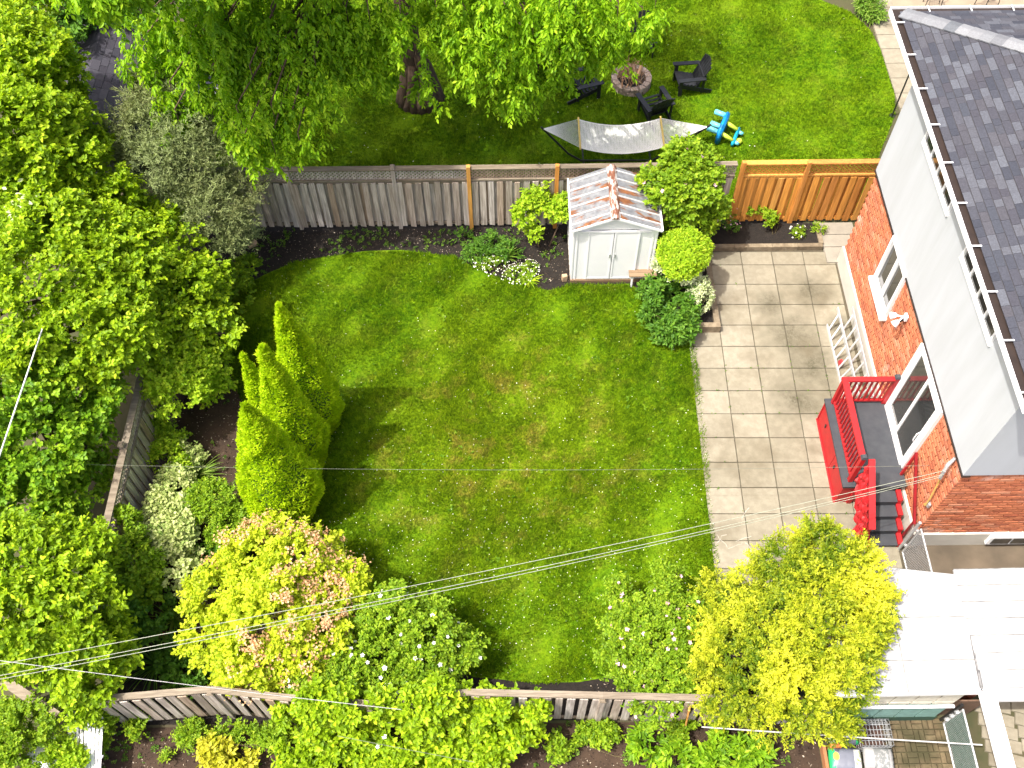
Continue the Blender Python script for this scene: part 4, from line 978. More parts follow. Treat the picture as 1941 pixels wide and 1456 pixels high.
# red toy slide at the very top left
sd = thing('toy_slide', 'red plastic toy slide glimpsed through leaves at the top left corner', 'toy slide', (-11.2, 24.6, 0))
REDP = basic('red_plastic', (.60, .02, .035), (.5, .02, .03), 3, .35)
MB().bar((-11.42, 25.3, .9), (-11.05, 24.1, .12), .38, .03).build('chute', REDP, sd)
for s in (-.2, .2): MB().bar((-11.42 + s, 25.3, .96), (-11.05 + s, 24.1, .18), .03, .12).build('side', REDP, sd)
for s in (-.17, .17): MB().bar((-11.45 + s, 25.45, .0), (-11.42 + s, 25.3, 1.0), .05, .05).build('leg', REDP, sd)

# ================================================================== garage, gates and yard at lower right
gar = thing('white_roof_garage', 'low garage with white metal roof and cream over teal block wall', 'garage', (6.6, 5.4, 0))
wy = 4.52
MB().box(5.35, 7.72, wy + .03, 6.45, 0, 2.12).build('core_wall', basic('block_mortar', (.08, .085, .075), (.06, .065, .06), 6, .9), gar)
CREAM = pieces('cream_block', [(.60, .57, .47), (.64, .61, .51), (.56, .54, .45)], .85, (8, 8, 8), .15); TEALB = pieces('teal_block', [(.20, .36, .32), (.23, .39, .345), (.18, .335, .30)], .85, (8, 8, 8), .2)
for i in range(6):
    x = 5.40 + i * .385
    MB().box(x, x + .352, wy, wy + .028, 1.34, 2.06).build('cream_panel', CREAM, gar); MB().box(x, x + .352, wy, wy + .028, 1.18, 1.305).build('cream_panel', CREAM, gar)
    MB().box(x, x + .352, wy - .002, wy + .028, .30, 1.08).build('teal_panel', TEALB, gar)
MB().box(5.36, 7.72, wy - .005, wy + .028, .0, .29).build('plinth', basic('dark_green_base', (.018, .06, .045), (.03, .07, .04), 5, .9), gar)
MB().tube([(5.3, wy - .03, 1.13), (7.72, wy - .03, 1.13)], .032, 8).build('pipe_rail', WHITE, gar)
WROOF = basic('white_metal_roof', (.315, .32, .325), (.27, .275, .28), 1.0, .5, .05, c3=(.30, .28, .23), vec=(1.2, 4, 3), detail=8)
SEAM = basic('dirty_seam', (.06, .06, .055), (.30, .30, .29), 4, .8)
r1 = MB(); r1.hexa([(5.2, 4.42, 2.13), (7.74, 4.44, 2.17), (7.88, 6.50, 2.17), (5.2, 6.85, 2.13), (5.2, 4.42, 2.19), (7.74, 4.44, 2.23), (7.88, 6.50, 2.23), (5.2, 6.85, 2.19)]); ro = r1.build('roof', WROOF, gar)
for y in (5.0, 5.75): MB().bar((5.2, y, 2.193), (7.79, y - .02, 2.233), .012, .012).build('roof_seam', SEAM, ro)
MB().bar((6.55, 4.43, 2.212), (6.62, 6.65, 2.212), .012, .012).build('roof_seam', SEAM, ro)
MB().bar((5.2, 4.415, 2.14), (7.74, 4.435, 2.18), .02, .12).build('fascia', WHITE, gar)
cp = thing('carport_canopy', 'white ribbed metal canopy with long white beam at the lower right corner', 'canopy', (9, 5.4, 0))
for i in range(7):
    y0 = 4.50 + i * .30; MB().hexa([(7.80 + .0 * i, y0, 2.20), (13, y0 + .0, 2.30), (13, y0 + .292, 2.30), (7.82, y0 + .292, 2.20), (7.80, y0, 2.24), (13, y0, 2.34), (13, y0 + .292, 2.34), (7.82, y0 + .292, 2.24)]).build('roof_panel', WROOF, cp)
    MB().bar((7.82, y0 + .296, 2.243), (13, y0 + .296, 2.343), .012, .012).build('rib', SEAM, cp)
DIRTY = basic('dirty_joint', (.05, .05, .05), (.3, .3, .3), 5, .9)
MB().bar((7.765, 4.45, 2.225), (7.90, 6.55, 2.225), .03, .03).build('gutter_joint', DIRTY, cp)
MB().box(7.74, 7.98, 1.2, 4.49, 2.12, 2.24).build('beam', WHITE, cp); MB().box(7.985, 13, 4.30, 4.49, 2.12, 2.245).build('beam', WHITE, cp)
for x, y in ((7.86, 1.6), (12.5, 4.4), (12.5, 6.5)): MB().box(x - .05, x + .05, y - .05, y + .05, 0, 2.12).build('post', WHITE, cp)
# clay heap and brown panel in the gap beside the garage
bp = thing('brown_panel', 'brown wooden panel standing in the gap beside the garage wall', 'panel', (8.0, 4.7, 0))
for i in range(4): MB().box(7.76 + i * .16, 7.76 + i * .16 + .155, 4.62, 4.65, .0, .95).build('board', basic('brown_board', (.17, .10, .065), (.13, .08, .05), 7, .8), bp)
for i, (x, y) in enumerate(((7.86, 4.86), (8.08, 4.90), (8.26, 4.84))):
    tag(MB().tube([(x, y, 0), (x, y, .9), (x, y, 1.12), (x, y, 1.14), (x, y, 1.2)], [.09, .1, .125, .14, .14], 14).build('clay_pot', REDB, None, True), 'tall orange clay pot under the white canopy edge', 'pot', 'clay pots under the canopy')
# chain link gates
def chain_link(t, x, y0, y1, z0, z1, wire, frame, step=.07, r=.0045, inv=True):
    for a, b in (((x, y0, z0), (x, y1, z0)), ((x, y0, z1), (x, y1, z1)), ((x, y0, z0), (x, y0, z1)), ((x, y1, z0), (x, y1, z1))):
        MB().tube([a, b], .02, 8).build('frame_tube', frame, t)
    mb = MB(); H = z1 - z0; L = y1 - y0
    for sg, dx in ((1, .004), (-1, -.004)):
        s = -H
        while s < L:
            a, b = max(s, 0), min(s + H, L)
            if b - a > .03:
                za = (a - s) if sg > 0 else H - (a - s); zb = (b - s) if sg > 0 else H - (b - s)
                mb.tube([(x + dx, y0 + a, z0 + za), (x + dx, y0 + b, z0 + zb)], r, 3, False)
            s += step
    tag(mb.build('wire_mesh', wire, t), kind='stuff')
cg = thing('chain_link_gate', 'galvanised chain link gate hung at the brick house corner', 'gate', (7.87, 7.9, 0))
chain_link(cg, 7.90, 6.72, 7.84, .08, 1.18, STEEL, STEEL)
MB().tube([(7.86, 7.93, 0), (7.86, 7.93, 1.30)], .033, 8).build('gate_post', STEEL, cg); MB().tube([(7.86, 6.62, 0), (7.86, 6.62, 1.25)], .033, 8).build('gate_post', STEEL, cg)
for z in (.3, 1.0): MB().box(7.86, 7.91, 7.85, 7.90, z, z + .05).build('hinge', STEEL, cg)
gg = thing('green_mesh_gate', 'chain link gate with green privacy mesh beside the teal wall', 'gate', (7.92, 4.0, 0))
GMESH = basic('green_mesh', (.02, .085, .055), (.03, .11, .07), 5, .7)
chain_link(gg, 7.92, 3.35, 4.46, .05, 1.0, STEEL, STEEL, .06, .0035)
for i in range(26):
    y = 3.38 + i * .0415; MB().box(7.935, 7.938, y, y + .036, .08, .97).build('privacy_slat', GMESH, gg)
MB().tube([(7.88, 4.52, 0), (7.88, 4.52, 1.1)], .03, 8).build('gate_post', BLACKM, gg)
for z in (.25, .5, .75): MB().box(7.86, 7.93, 4.44, 4.5, z, z + .06).build('hinge', STEEL, gg)
# wire crate and soil bags
wc = thing('wire_crate', 'open metal wire crate beside the soil bags at the teal wall', 'crate', (6.45, 4.2, 0))
def wires(nm, segs, r=.006):
    mb = MB()
    for a, b in segs: mb.tube([a, b], r, 4, False)
    return tag(mb.build(nm, STEEL, wc), kind='stuff')
cx0, cx1, cy0, cy1, cz = 6.20, 6.76, 3.98, 4.44, .48
wires('top_grid', [((x, cy0, cz), (x, cy1, cz)) for x in np.linspace(cx0, cx1, 10)] + [((cx0, y, cz), (cx1, y, cz)) for y in np.linspace(cy0, cy1, 6)])
for y in (cy0, cy1): wires('side_grid', [((x, y, .02), (x, y, cz)) for x in np.linspace(cx0, cx1, 10)] + [((cx0, y, z), (cx1, y, z)) for z in np.linspace(.02, cz, 5)])
for x in (cx0, cx1): wires('side_grid', [((x, y, .02), (x, y, cz)) for y in np.linspace(cy0, cy1, 7)] + [((x, cy0, z), (x, cy1, z)) for z in np.linspace(.02, cz, 5)])
MB().box(cx0 + .01, cx1 - .01, cy0 + .01, cy1 - .01, .02, .06).build('crate_tray', basic('brown_tray', (.08, .04, .03), (.05, .03, .025), 7, .8), wc)
def bag_mat(name, kind_):  # bag colours are darkened to include the shade they lie in
    m, t, p = new_mat(name); p.inputs['Roughness'].default_value = .38
    tc = t.nodes.new('ShaderNodeTexCoord'); sp = t.nodes.new('ShaderNodeSeparateXYZ'); t.links.new(tc.outputs['Object'], sp.inputs[0])
    x, y = sp.outputs[0], sp.outputs[1]
    if kind_ == 'grey':
        c = ramp(t, x, [(0.0, (.135, .145, .18)), (1.0, (.155, .165, .20))])
        ex = math_(t, 'GREATER_THAN', x, .20); c = mix(t, ex, c, (.02, .38, .12))
        d = math_(t, 'ADD', math_(t, 'POWER', math_(t, 'ADD', x, -.18), 2.0), math_(t, 'MULTIPLY', math_(t, 'POWER', math_(t, 'ADD', y, .03), 2.0), .5))
        c = mix(t, math_(t, 'LESS_THAN', d, .0026), c, (.80, .72, .05))
        c = mix(t, math_(t, 'LESS_THAN', x, -.14), c, (.5, .5, .5))
        g = pos_noise(t, 18, 3, tc.outputs['Object']); c = mix(t, math_(t, 'MULTIPLY', math_(t, 'LESS_THAN', x, -.16), math_(t, 'GREATER_THAN', g, .56)), c, (.25, .30, .12))
    else:
        c = mix(t, 0.0, (.30, .30, .30), (.30, .30, .30))
        g = pos_noise(t, 14, 5, tc.outputs['Object'], .7)
        inx = math_(t, 'MULTIPLY', math_(t, 'GREATER_THAN', x, -.10), math_(t, 'LESS_THAN', x, .17))
        c = mix(t, math_(t, 'MULTIPLY', inx, math_(t, 'GREATER_THAN', g, .46)), c, (.16, .17, .17))
    t.links.new(c, p.inputs['Base Color']); return m
def bag(name, label, x, y, z, sx, sy, h, rz, mat):
    nu, nv = 14, 10; V_ = []; F_ = []
    for s in (1, -1):
        for i in range(nu):
            for j in range(nv):
                u, v = 2 * i / (nu - 1) - 1, 2 * j / (nv - 1) - 1; e = (1 - abs(u) ** 3) * (1 - abs(v) ** 3)
                V_.append((u * sx / 2 * (1 - .03 * v * v), v * sy / 2 * (1 - .04 * u * u), h / 2 + s * (h / 2) * max(e, 0) ** .55 + (rng.normal() * .006 if s > 0 and e > .1 else 0)))
    for s in range(2):
        for i in range(nu - 1):
            for j in range(nv - 1):
                q = [s * nu * nv + i * nv + j, s * nu * nv + (i + 1) * nv + j, s * nu * nv + (i + 1) * nv + j + 1, s * nu * nv + i * nv + j + 1]; F_.append(tuple(q if s == 0 else q[::-1]))
    mb = MB(); mb.v = V_; mb.f = F_; me = mb.mesh(name, mat, True)
    bm_ = bmesh.new(); bm_.from_mesh(me); bmesh.ops.remove_doubles(bm_, verts=bm_.verts, dist=.0005); bm_.to_mesh(me); bm_.free()
    return tag(link(name, me, None, (x, y, z), (0, 0, rz)), label, 'bag')
GB = bag_mat('grey_bag_print', 'grey'); WB = bag_mat('white_bag_print', 'white')
bag('soil_bag', 'grey soil bag with green end and yellow spot by the wire crate', 5.95, 4.24, .16, .56, .40, .2, .0, GB)
bag('soil_bag', 'grey soil bag with green end, lowest at the picture edge', 5.92, 3.80, .14, .60, .42, .2, math.pi - .06, GB)
bag('soil_bag', 'white printed bag with dark picture, in front of the wire crate', 6.50, 3.80, .18, .54, .40, .22, -.08, WB)
stone('orange_brick', 'orange brick lying between the two grey soil bags', 5.78, 4.03, (.2, .09, .30), basic('orange_clay', (.62, .22, .05), (.5, .17, .04), 9, .8), 0)
tag(MB().box(5.56, 5.62, 2.6, 4.05, 0, .2).build('garden_edging_board', basic('stained_board', (.36, .15, .06), (.26, .11, .05), 7, .8, vec=(8, 1, 8))), 'orange brown board edging the soil next to the bags', 'board')
# white slatted panel, bin and timber at the lower left corner
vp = thing('white_slat_panel', 'white slatted plastic panel lying by the fence at the lower left', 'panel', (-7.6, 4.2, 0))
for i in range(9): 
    MB().bar((-8.02 + i * .072, 4.72 - .01 * i, .92 - i * .02), (-7.72 + i * .055, 3.3, .62), .05, .02).build('slat', VINYL, vp)
for k in (.12, .55, .9): MB().bar(Vector((-8.06, 4.72, .89)).lerp(Vector((-7.76, 3.3, .59)), k), Vector((-7.40, 4.64, .73)).lerp(Vector((-7.24, 3.3, .59)), k), .05, .02).build('cross_bar', VINYL, vp)
for x, y in ((-7.95, 4.5), (-7.45, 4.45), (-7.7, 3.4), (-7.3, 3.4)): MB().tube([(x, y, 0), (x, y, .62)], .025, 6).build('leg', VINYL, vp)
bn_ = thing('white_bin', 'white ribbed plastic bin under the vines in the lower left corner', 'bin', (-8.25, 3.9, 0))
MB().tube([(-8.25, 3.9, 0), (-8.25, 3.9, .75), (-8.25, 3.9, .76), (-8.25, 3.9, .84)], [.24, .30, .33, .33], 18, True).build('body', VINYL, bn_, False)
for i in range(12):
    a = i * math.pi / 6; MB().bar((-8.25 + math.cos(a) * .25, 3.9 + math.sin(a) * .25, .05), (-8.25 + math.cos(a) * .305, 3.9 + math.sin(a) * .305, .73), .03, .03).build('rib', VINYL, bn_)
tf = thing('timber_fence', 'brown timber fence top running out of the lower left corner', 'fence', (-8.6, 4.7, 0))
MB().bar((-9.9, 5.55, 1.42), (-7.95, 4.42, 1.42), .17, .04).build('cap_rail', OLDRAIL, tf)
for i in range(10):
    k = (i + .5) / 10; x, y = -9.9 + 1.95 * k, 5.55 - 1.13 * k; link('board', OLD_B[i % 5], tf, (x, y, .03), (0, 0, -.525), (1, 1, 1.36), True)

# ================================================================== overhead wires
def wire(name, label, p, q, sag, r, mat=CABLE, n=24, group=None):
    p = np.array(p, float); q = np.array(q, float); pts = [p + (q - p) * t - np.array([0, 0, 4 * sag * t * (1 - t)]) for t in np.linspace(0, 1, n)]
    return tag(MB().tube(pts, r, 5).build(name, mat), label, 'wire', group)
pole_end = at(0, 1240, 6.0); dirw = pole_end - np.array([7.9, 8.32, 2.72]); far = pole_end + dirw * .35
W1 = basic('pale_cable', (.34, .36, .28), (.28, .3, .23), 3, .6)
for i, (dy, dz, lb) in enumerate(((0.0, .0, 'pale service wire from house to pole, uppermost of the bundle'), (-.05, -.05, 'pale service wire from house to pole, middle of the bundle'), (-.05, -.14, 'pale service wire from house to pole, lowest of the bundle'))):
    wire('service_wire', lb, (7.88, 8.30 + dy, 2.75 + dz), far + np.array([0, dy * 3, dz * 1.2]), .46 + .04 * i, .0052, W1, 40, 'service wires from the house corner')
ms = thing('wire_anchor', 'wire anchor and insulators with hanging yellow lead on the brick corner', 'wire anchor', (7.95, 8.3, 2.7))
MB().tube([(8.02, 8.42, 3.02), (7.93, 8.36, 2.85), (7.90, 8.31, 2.74)], [.03, .04, .03], 8).build('insulator', STEEL, ms)
MB().tube([(7.90, 8.31, 2.74), (7.9, 8.28, 2.5)], .035, 8).build('clamp', STEEL, ms)
MB().tube([(7.93, 8.36, 2.85), (7.95, 8.30, 2.3), (7.96, 8.22, 1.75), (7.95, 8.20, 1.5), (7.97, 8.26, 1.42), (7.99, 8.22, 1.6)], .018, 6).build('drip_lead', basic('yellow_lead', (.50, .32, .09), (.42, .27, .08), 5, .6), ms)
MB().box(7.97, 8.01, 8.14, 8.24, 1.5, 1.62).build('bracket', STEEL, ms)
wire('phone_wire', 'thin grey wire crossing left fence and passing through the front cedar', at(-200, 870, 2.4), (7.95, 8.75, 2.1), .30, .0030, basic('dull_wire', (.16, .17, .13), (.12, .13, .1), 4, .7))
wire('thin_wire', 'thin dark wire crossing the lower left corner above the fence', at(-200, 1225, 4.5), at(760, 1345, 2.2), .12, .005)
wire('slack_wire', 'thin wire hanging low over the vines at the bottom edge', at(640, 1395, 2.0), at(900, 1445, 2.0), .02, .004, basic('dull_wire', (0, 0, 0)))
wire('clothes_line', 'grey clothes line over the soil bags at the lower right', at(1330, 1378, 1.6), at(1862, 1412, 1.35), .03, .012)
tag(MB().tube([at(84, 612, 4.2), at(-40, 980, 4.6)], .014, 8).build('overhead_cable', basic('bright_cable', (.66, .66, .64), (.58, .58, .56), 4, .5)), 'thick pale cable slanting over the left tree crowns', 'cable')
# ================================================================== planting
L_TREE = leafmat('bright_tree_leaf', (0.075, 0.160, 0.004), (0.225, 0.365, 0.0073), (0.450, 0.590, 0.0219), .38)
L_TREE2 = leafmat('mid_tree_leaf', (0.052, 0.145, 0.005), (0.160, 0.315, 0.0097), (0.340, 0.495, 0.0219), .36)
L_DROOP = leafmat('drooping_leaf', (0.080, 0.205, 0.005), (0.215, 0.410, 0.009), (0.410, 0.600, 0.0219), .42)
L_GREEN = leafmat('garden_leaf', (0.082, 0.176, 0.0073), (0.186, 0.317, 0.0122), (0.349, 0.466, 0.0267), .4)
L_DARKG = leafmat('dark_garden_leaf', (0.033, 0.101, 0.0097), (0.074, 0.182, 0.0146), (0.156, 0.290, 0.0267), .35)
L_LIME = leafmat('lime_leaf', (0.163, 0.311, 0.0097), (0.297, 0.459, 0.0170), (0.475, 0.594, 0.0365), .42)
L_YEL = leafmat('yellow_leaf', (0.26, 0.30, 0.015), (0.42, 0.42, 0.025), (0.58, 0.54, 0.06), .35)
L_PALE = leafmat('variegated_leaf', (0.16, 0.26, 0.05), (0.40, 0.47, 0.16), (0.62, 0.66, 0.32), .3)
L_WHITE = leafmat('white_edged_leaf', (0.20, 0.30, 0.09), (0.46, 0.52, 0.28), (0.68, 0.70, 0.52), .25)
L_CEDAR = leafmat('emerald_cedar', (0.240, 0.390, 0.005), (0.400, 0.570, 0.008), (0.560, 0.690, 0.020), .50)
L_GOLD = leafmat('golden_cedar', (0.10, 0.175, 0.007), (0.37, 0.42, 0.018), (0.72, 0.70, 0.05), .42)
L_JUN = leafmat('juniper_needle', (0.120, 0.100, 0.045), (0.190, 0.235, 0.085), (0.340, 0.420, 0.19), .25)
L_STRAP = leafmat('strap_leaf', (0.08, 0.19, 0.015), (0.16, 0.29, 0.03), (0.34, 0.44, 0.10), .4)
F_WHITE = leafmat('white_petal', (0.72, 0.72, 0.66), (0.80, 0.80, 0.76), (0.88, 0.87, 0.84), .25)
F_PINK = leafmat('pink_petal', (0.60, 0.30, 0.40), (0.66, 0.40, 0.48), (0.70, 0.50, 0.56), .25)
F_PEACH = leafmat('peach_bloom', (0.50, 0.26, 0.12), (0.62, 0.38, 0.20), (0.70, 0.50, 0.30), .25)
F_PURP = leafmat('purple_petal', (0.25, 0.10, 0.4), (0.35, 0.16, 0.5), (0.45, 0.25, 0.6), .2)

def B(px, py, z, rx, ry=None, rz=None):
    c = at(px, py, z); ry = ry or rx; rz = rz or rx * .75
    return (c[0], c[1], c[2], rx, ry, rz)
def gbase(b): return (b[0], b[1], 0.0)

# ---- tall trees at the left: each its own crown, trunk and limbs
def tree(name, label, base, blobs, leaf, ntw, trunk_r=.14, **kw):
    bl_ = np.array(blobs, float); c = bl_[:, :3].mean(0); top = (base[0] * .6 + c[0] * .4, base[1] * .6 + c[1] * .4, c[2] * .55)
    return plant(name, label, 'tree', base, ruffle(blobs), leaf, ntw, trunk=(top, trunk_r, trunk_r * .55), stems=10, part='crown', bark=BARK, trunk_part='trunk', **kw)
tree('broadleaf_tree', 'large bright green tree filling the middle of the left edge', (-9.0, 12.9, 0),
     [B(50, 400, 3.5, 1.3), B(150, 400, 3.1, 1.0), B(80, 530, 3.7, 1.4), B(200, 500, 3.3, 1.15), B(300, 480, 2.3, .85), B(330, 570, 2.3, .9), B(140, 620, 3.3, 1.15), B(260, 620, 2.5, .85), B(385, 620, 1.7, .6), B(370, 540, 1.8, .65), B(20, 620, 3.6, 1.2), B(230, 420, 2.6, .75), B(290, 410, 1.9, .5), B(320, 650, 1.9, .6), B(200, 690, 2.7, .6)],
     L_TREE, 8600, .2, k=8, tl=.25, ll=.098, lw=.070, fine=.62, gap=.2, gs=1.9, shell=.22)
tree('broadleaf_tree', 'bright green tree in the upper left corner beside the dark shed roof', (-13.0, 20.5, 0),
     [B(20, 120, 5.0, 1.15), B(85, 150, 4.4, .85), B(20, 250, 4.8, 1.1), B(95, 230, 4.2, .75), B(60, 320, 4.2, 1.0), B(140, 300, 3.6, .6), B(0, 20, 5.2, 1.0), B(110, 190, 4.0, .6)],
     L_TREE, 4300, .18, fine=.62, k=8, tl=.27, ll=.11, lw=.075, gap=.2, gs=1.9)
tree('broadleaf_tree', 'deep green tree overhanging the lattice fence at the left edge', (-9.6, 9.0, 0),
     [B(40, 740, 2.9, 1.1), B(130, 740, 2.5, .85), B(50, 850, 2.5, 1.0), B(120, 840, 2.1, .75), B(50, 950, 1.7, .85), B(175, 745, 2.1, .5), B(120, 930, 1.5, .6), B(160, 800, 1.9, .5), B(165, 890, 1.3, .4)],
     L_TREE2, 3700, .16, fine=.62, k=8, tl=.25, ll=.10, lw=.07, gap=.35, gs=2.0)
tree('broadleaf_tree', 'yellow-green tree at the lower left above the end of the low fence', (-9.0, 6.2, 0),
     [B(30, 1080, 2.8, .85), B(110, 1090, 2.6, .75), B(50, 1180, 2.7, .85), B(150, 1160, 2.4, .6), B(160, 1090, 2.1, .45), B(130, 1235, 2.3, .6), B(170, 1270, 1.8, .5), B(50, 1215, 1.6, .35), B(200, 1210, 1.6, .4), B(155, 1325, 1.3, .3)],
     L_TREE, 3400, .13, fine=.62, k=8, tl=.22, ll=.10, lw=.062, gap=.3, gs=2.2)
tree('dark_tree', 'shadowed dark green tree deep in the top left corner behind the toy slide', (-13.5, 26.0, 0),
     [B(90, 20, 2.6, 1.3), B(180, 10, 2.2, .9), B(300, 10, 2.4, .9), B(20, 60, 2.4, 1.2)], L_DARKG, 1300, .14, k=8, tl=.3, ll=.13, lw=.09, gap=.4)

bt = bpy.data.objects['broadleaf_tree']; c = at(45, 395, 4.6); n = 60
P_ = c + rng.normal(size=(n, 3)) * np.array([.22, .2, .1]); leaf_mesh('pale_leaves', P_, unit(rng.normal(size=(n, 3)) * np.array([1, 1, .3])), np.tile([0, 0, 1.], (n, 1)) + rng.normal(size=(n, 3)) * .3, .13, .07, rng.uniform(.3, 1, n), L_WHITE, bt)
# ---- the drooping tree behind the fence: arching limbs, hanging sprays
wt = thing('drooping_tree', 'large tree with drooping leafy branches and ridged trunk behind the fence', 'tree', (-2.45, 21.45, 0))
mb = MB()
for k_ in range(17):     # flared, ridged foot
    a = k_ / 17 * 6.28; limb(mb, (-2.45 + math.cos(a) * .56, 21.45 + math.sin(a) * .50, -.04), (-2.47 + math.cos(a) * .20, 21.5 + math.sin(a) * .20, 1.2 + rng.uniform(-.3, .5)), .15, .13, 7, .06)
limb(mb, (-2.45, 21.45, 0), (-2.6, 21.7, 3.2), .36, .28, 12, .05); limb(mb, (-2.6, 21.7, 3.1), (-2.3, 22.4, 7.5), .28, .12, 10, .1)
hubs = []
CLUST = []   # px, py, z, radius, hang
for (px, py, z, r) in ((300, 40, 5.2, .8), (370, 90, 5.0, .85), (440, 60, 5.4, .9), (520, 40, 5.6, .85), (590, 60, 5.4, .75), (330, 180, 4.4, .45), (410, 150, 4.7, .7), (480, 150, 4.9, .75), (540, 150, 4.8, .65), (600, 130, 5.0, .6),
                       (340, 230, 3.9, .28), (455, 225, 4.4, .45), (520, 220, 4.4, .5), (560, 235, 4.2, .4), (470, 280, 3.9, .26), (520, 285, 3.8, .3), (570, 275, 3.8, .28), (660, 40, 5.4, .7), (690, 110, 4.6, .5), (700, 30, 5.6, .7),
                       (640, 110, 4.8, .45), (740, 130, 3.9, .4), (830, 40, 5.4, .6), (890, 60, 5.2, .75), (860, 130, 4.2, .45), (960, 40, 5.5, .8), (1010, 70, 5.2, .75), (960, 130, 4.4, .55), (1020, 140, 4.2, .5), (960, 185, 3.6, .26),
                       (1060, 120, 4.4, .45), (1090, 30, 5.4, .7), (1120, 80, 4.6, .42), (1170, 30, 5.2, .65), (1215, 40, 4.9, .5), (1195, 70, 4.2, .28), (1240, 25, 4.8, .35), (1120, 125, 4.0, .2), (760, 30, 5.8, .5), (910, 10, 6.0, .9), (420, 5, 6.0, 1.0), (620, 5, 6.0, .9), (1060, 5, 6.0, .9), (270, 110, 4.8, .35),
                       (795, 160, 3.2, .22), (725, 75, 4.6, .35), (1005, 165, 3.8, .24)):
    c = at(px, py, z); CLUST.append((c, r))
P_, O_ = [], []
for c, r in CLUST:
    s0 = np.array([-2.5, 22.0, 5.2 + rng.uniform(0, 2.0)]); mid = (s0 + c) / 2 + np.array([0, 0, .9])
    mb.tube([s0, s0 * .65 + c * .35 + np.array([0, 0, .7]), s0 * .3 + c * .7 + np.array([0, 0, .75]), c + np.array([0, 0, .35]), c - np.array([0, 0, r * .5])], [.055, .045, .03, .016, .008], 5)
    ns_ = int(7 * (r / .5) ** 1.7) + 3
    for k_ in range(ns_):
        o = c + np.array([rng.normal() * r * .55, rng.normal() * r * .55, r * rng.uniform(.1, .6)]); ln = r * rng.uniform(.7, 1.5) + .15; m = int(ln / .075) + 3
        tt = rng.uniform(0, 1, m); sw = rng.normal(size=2) * .25
        q = o + np.c_[sw[0] * tt * ln + rng.normal(size=m) * .035, sw[1] * tt * ln + rng.normal(size=m) * .035, -tt * ln]
        P_.append(q); O_.append(unit(np.c_[rng.normal(size=(m, 2)), np.zeros(m)]))
P_ = np.concatenate(P_); O_ = np.concatenate(O_)
for c_, r_ in (((-6.5, 17.2, 8.0), 1.5), ((-4.5, 17.6, 8.6), 1.6), ((-2.5, 18.6, 9.0), 1.8), ((-.8, 19.8, 8.6), 1.7), ((-5.5, 19.5, 9.2), 1.8), ((-2.8, 21.5, 10.0), 2.2), ((.8, 21.5, 8.6), 1.6), ((-7.5, 19.0, 7.8), 1.3), ((-5.2, 15.9, 8.6), 1.15), ((-7.0, 15.7, 8.3), 1.1)):
    q, o_ = blob_points([(*c_, r_, r_, r_ * .7)], 1250, .3, -.6, .0, 1.8, .1); P_ = np.concatenate([P_, q]); O_ = np.concatenate([O_, o_]); limb(mb, (-2.4, 22.2, 7.0), c_, .09, .03, 7, .15)
leaf_mesh('crown', *sprays(P_, O_, 7, .24, .125, .058, up=1.1, droop=.75, spread=.8, outw=.75, jit=.3, ljit=.25), L_DROOP, wt, 'oval', .15, .2)
mb.build('trunk', BARK, wt, True)

# ---- grey-green juniper
jt = thing('juniper_tree', 'large grey-green juniper with brownish patches beside the grey fence', 'tree', (-8.1, 17.3, 0))
JB = [(x_, y_, z_, a_, b_, c_) for x_, y_, z_, a_, b_, c_ in [B(300, 190, 3.9, .65), B(270, 250, 3.5, .7), B(340, 260, 3.5, .75), B(300, 310, 3.1, .75), B(380, 320, 2.9, .7), B(250, 310, 2.9, .5), B(400, 390, 2.4, .65), B(350, 370, 2.5, .6), B(440, 400, 2.1, .5), B(420, 445, 1.8, .5), B(460, 360, 2.4, .45), B(410, 230, 3.3, .55), B(290, 150, 4.1, .35), B(395, 285, 3.1, .5), B(455, 440, 1.5, .38), B(330, 130, 3.9, .3)]]
P_, O_ = blob_points(JB, 5200, .28, -.3, .15, 2.2)
pos, LD, LN, L, W, V = sprays(P_, O_, 13, .26, .085, .020, up=.8, spread=.55, outw=.8, jit=.5, ljit=.5); LD[:, 2] += .35
tone = .5 + .32 * noise3(np.repeat(P_, 13, 0), 1.1); V = np.clip(.55 * tone + .45 * V, 0, 1)
leaf_mesh('crown', pos, LD, LN, L, W, V, L_JUN, jt, 'diamond')
mb = MB(); limb(mb, (-8.1, 17.3, 0), (-7.9, 17.2, 1.6), .16, .1, 9, .1)
for b in JB: limb(mb, (-8.0, 17.25, rng.uniform(.3, 1.5)), np.array(b[:3]) + rng.normal(size=3) * .1, .05, .012, 5, .2)
mb.build('trunk', BARK, jt, True)

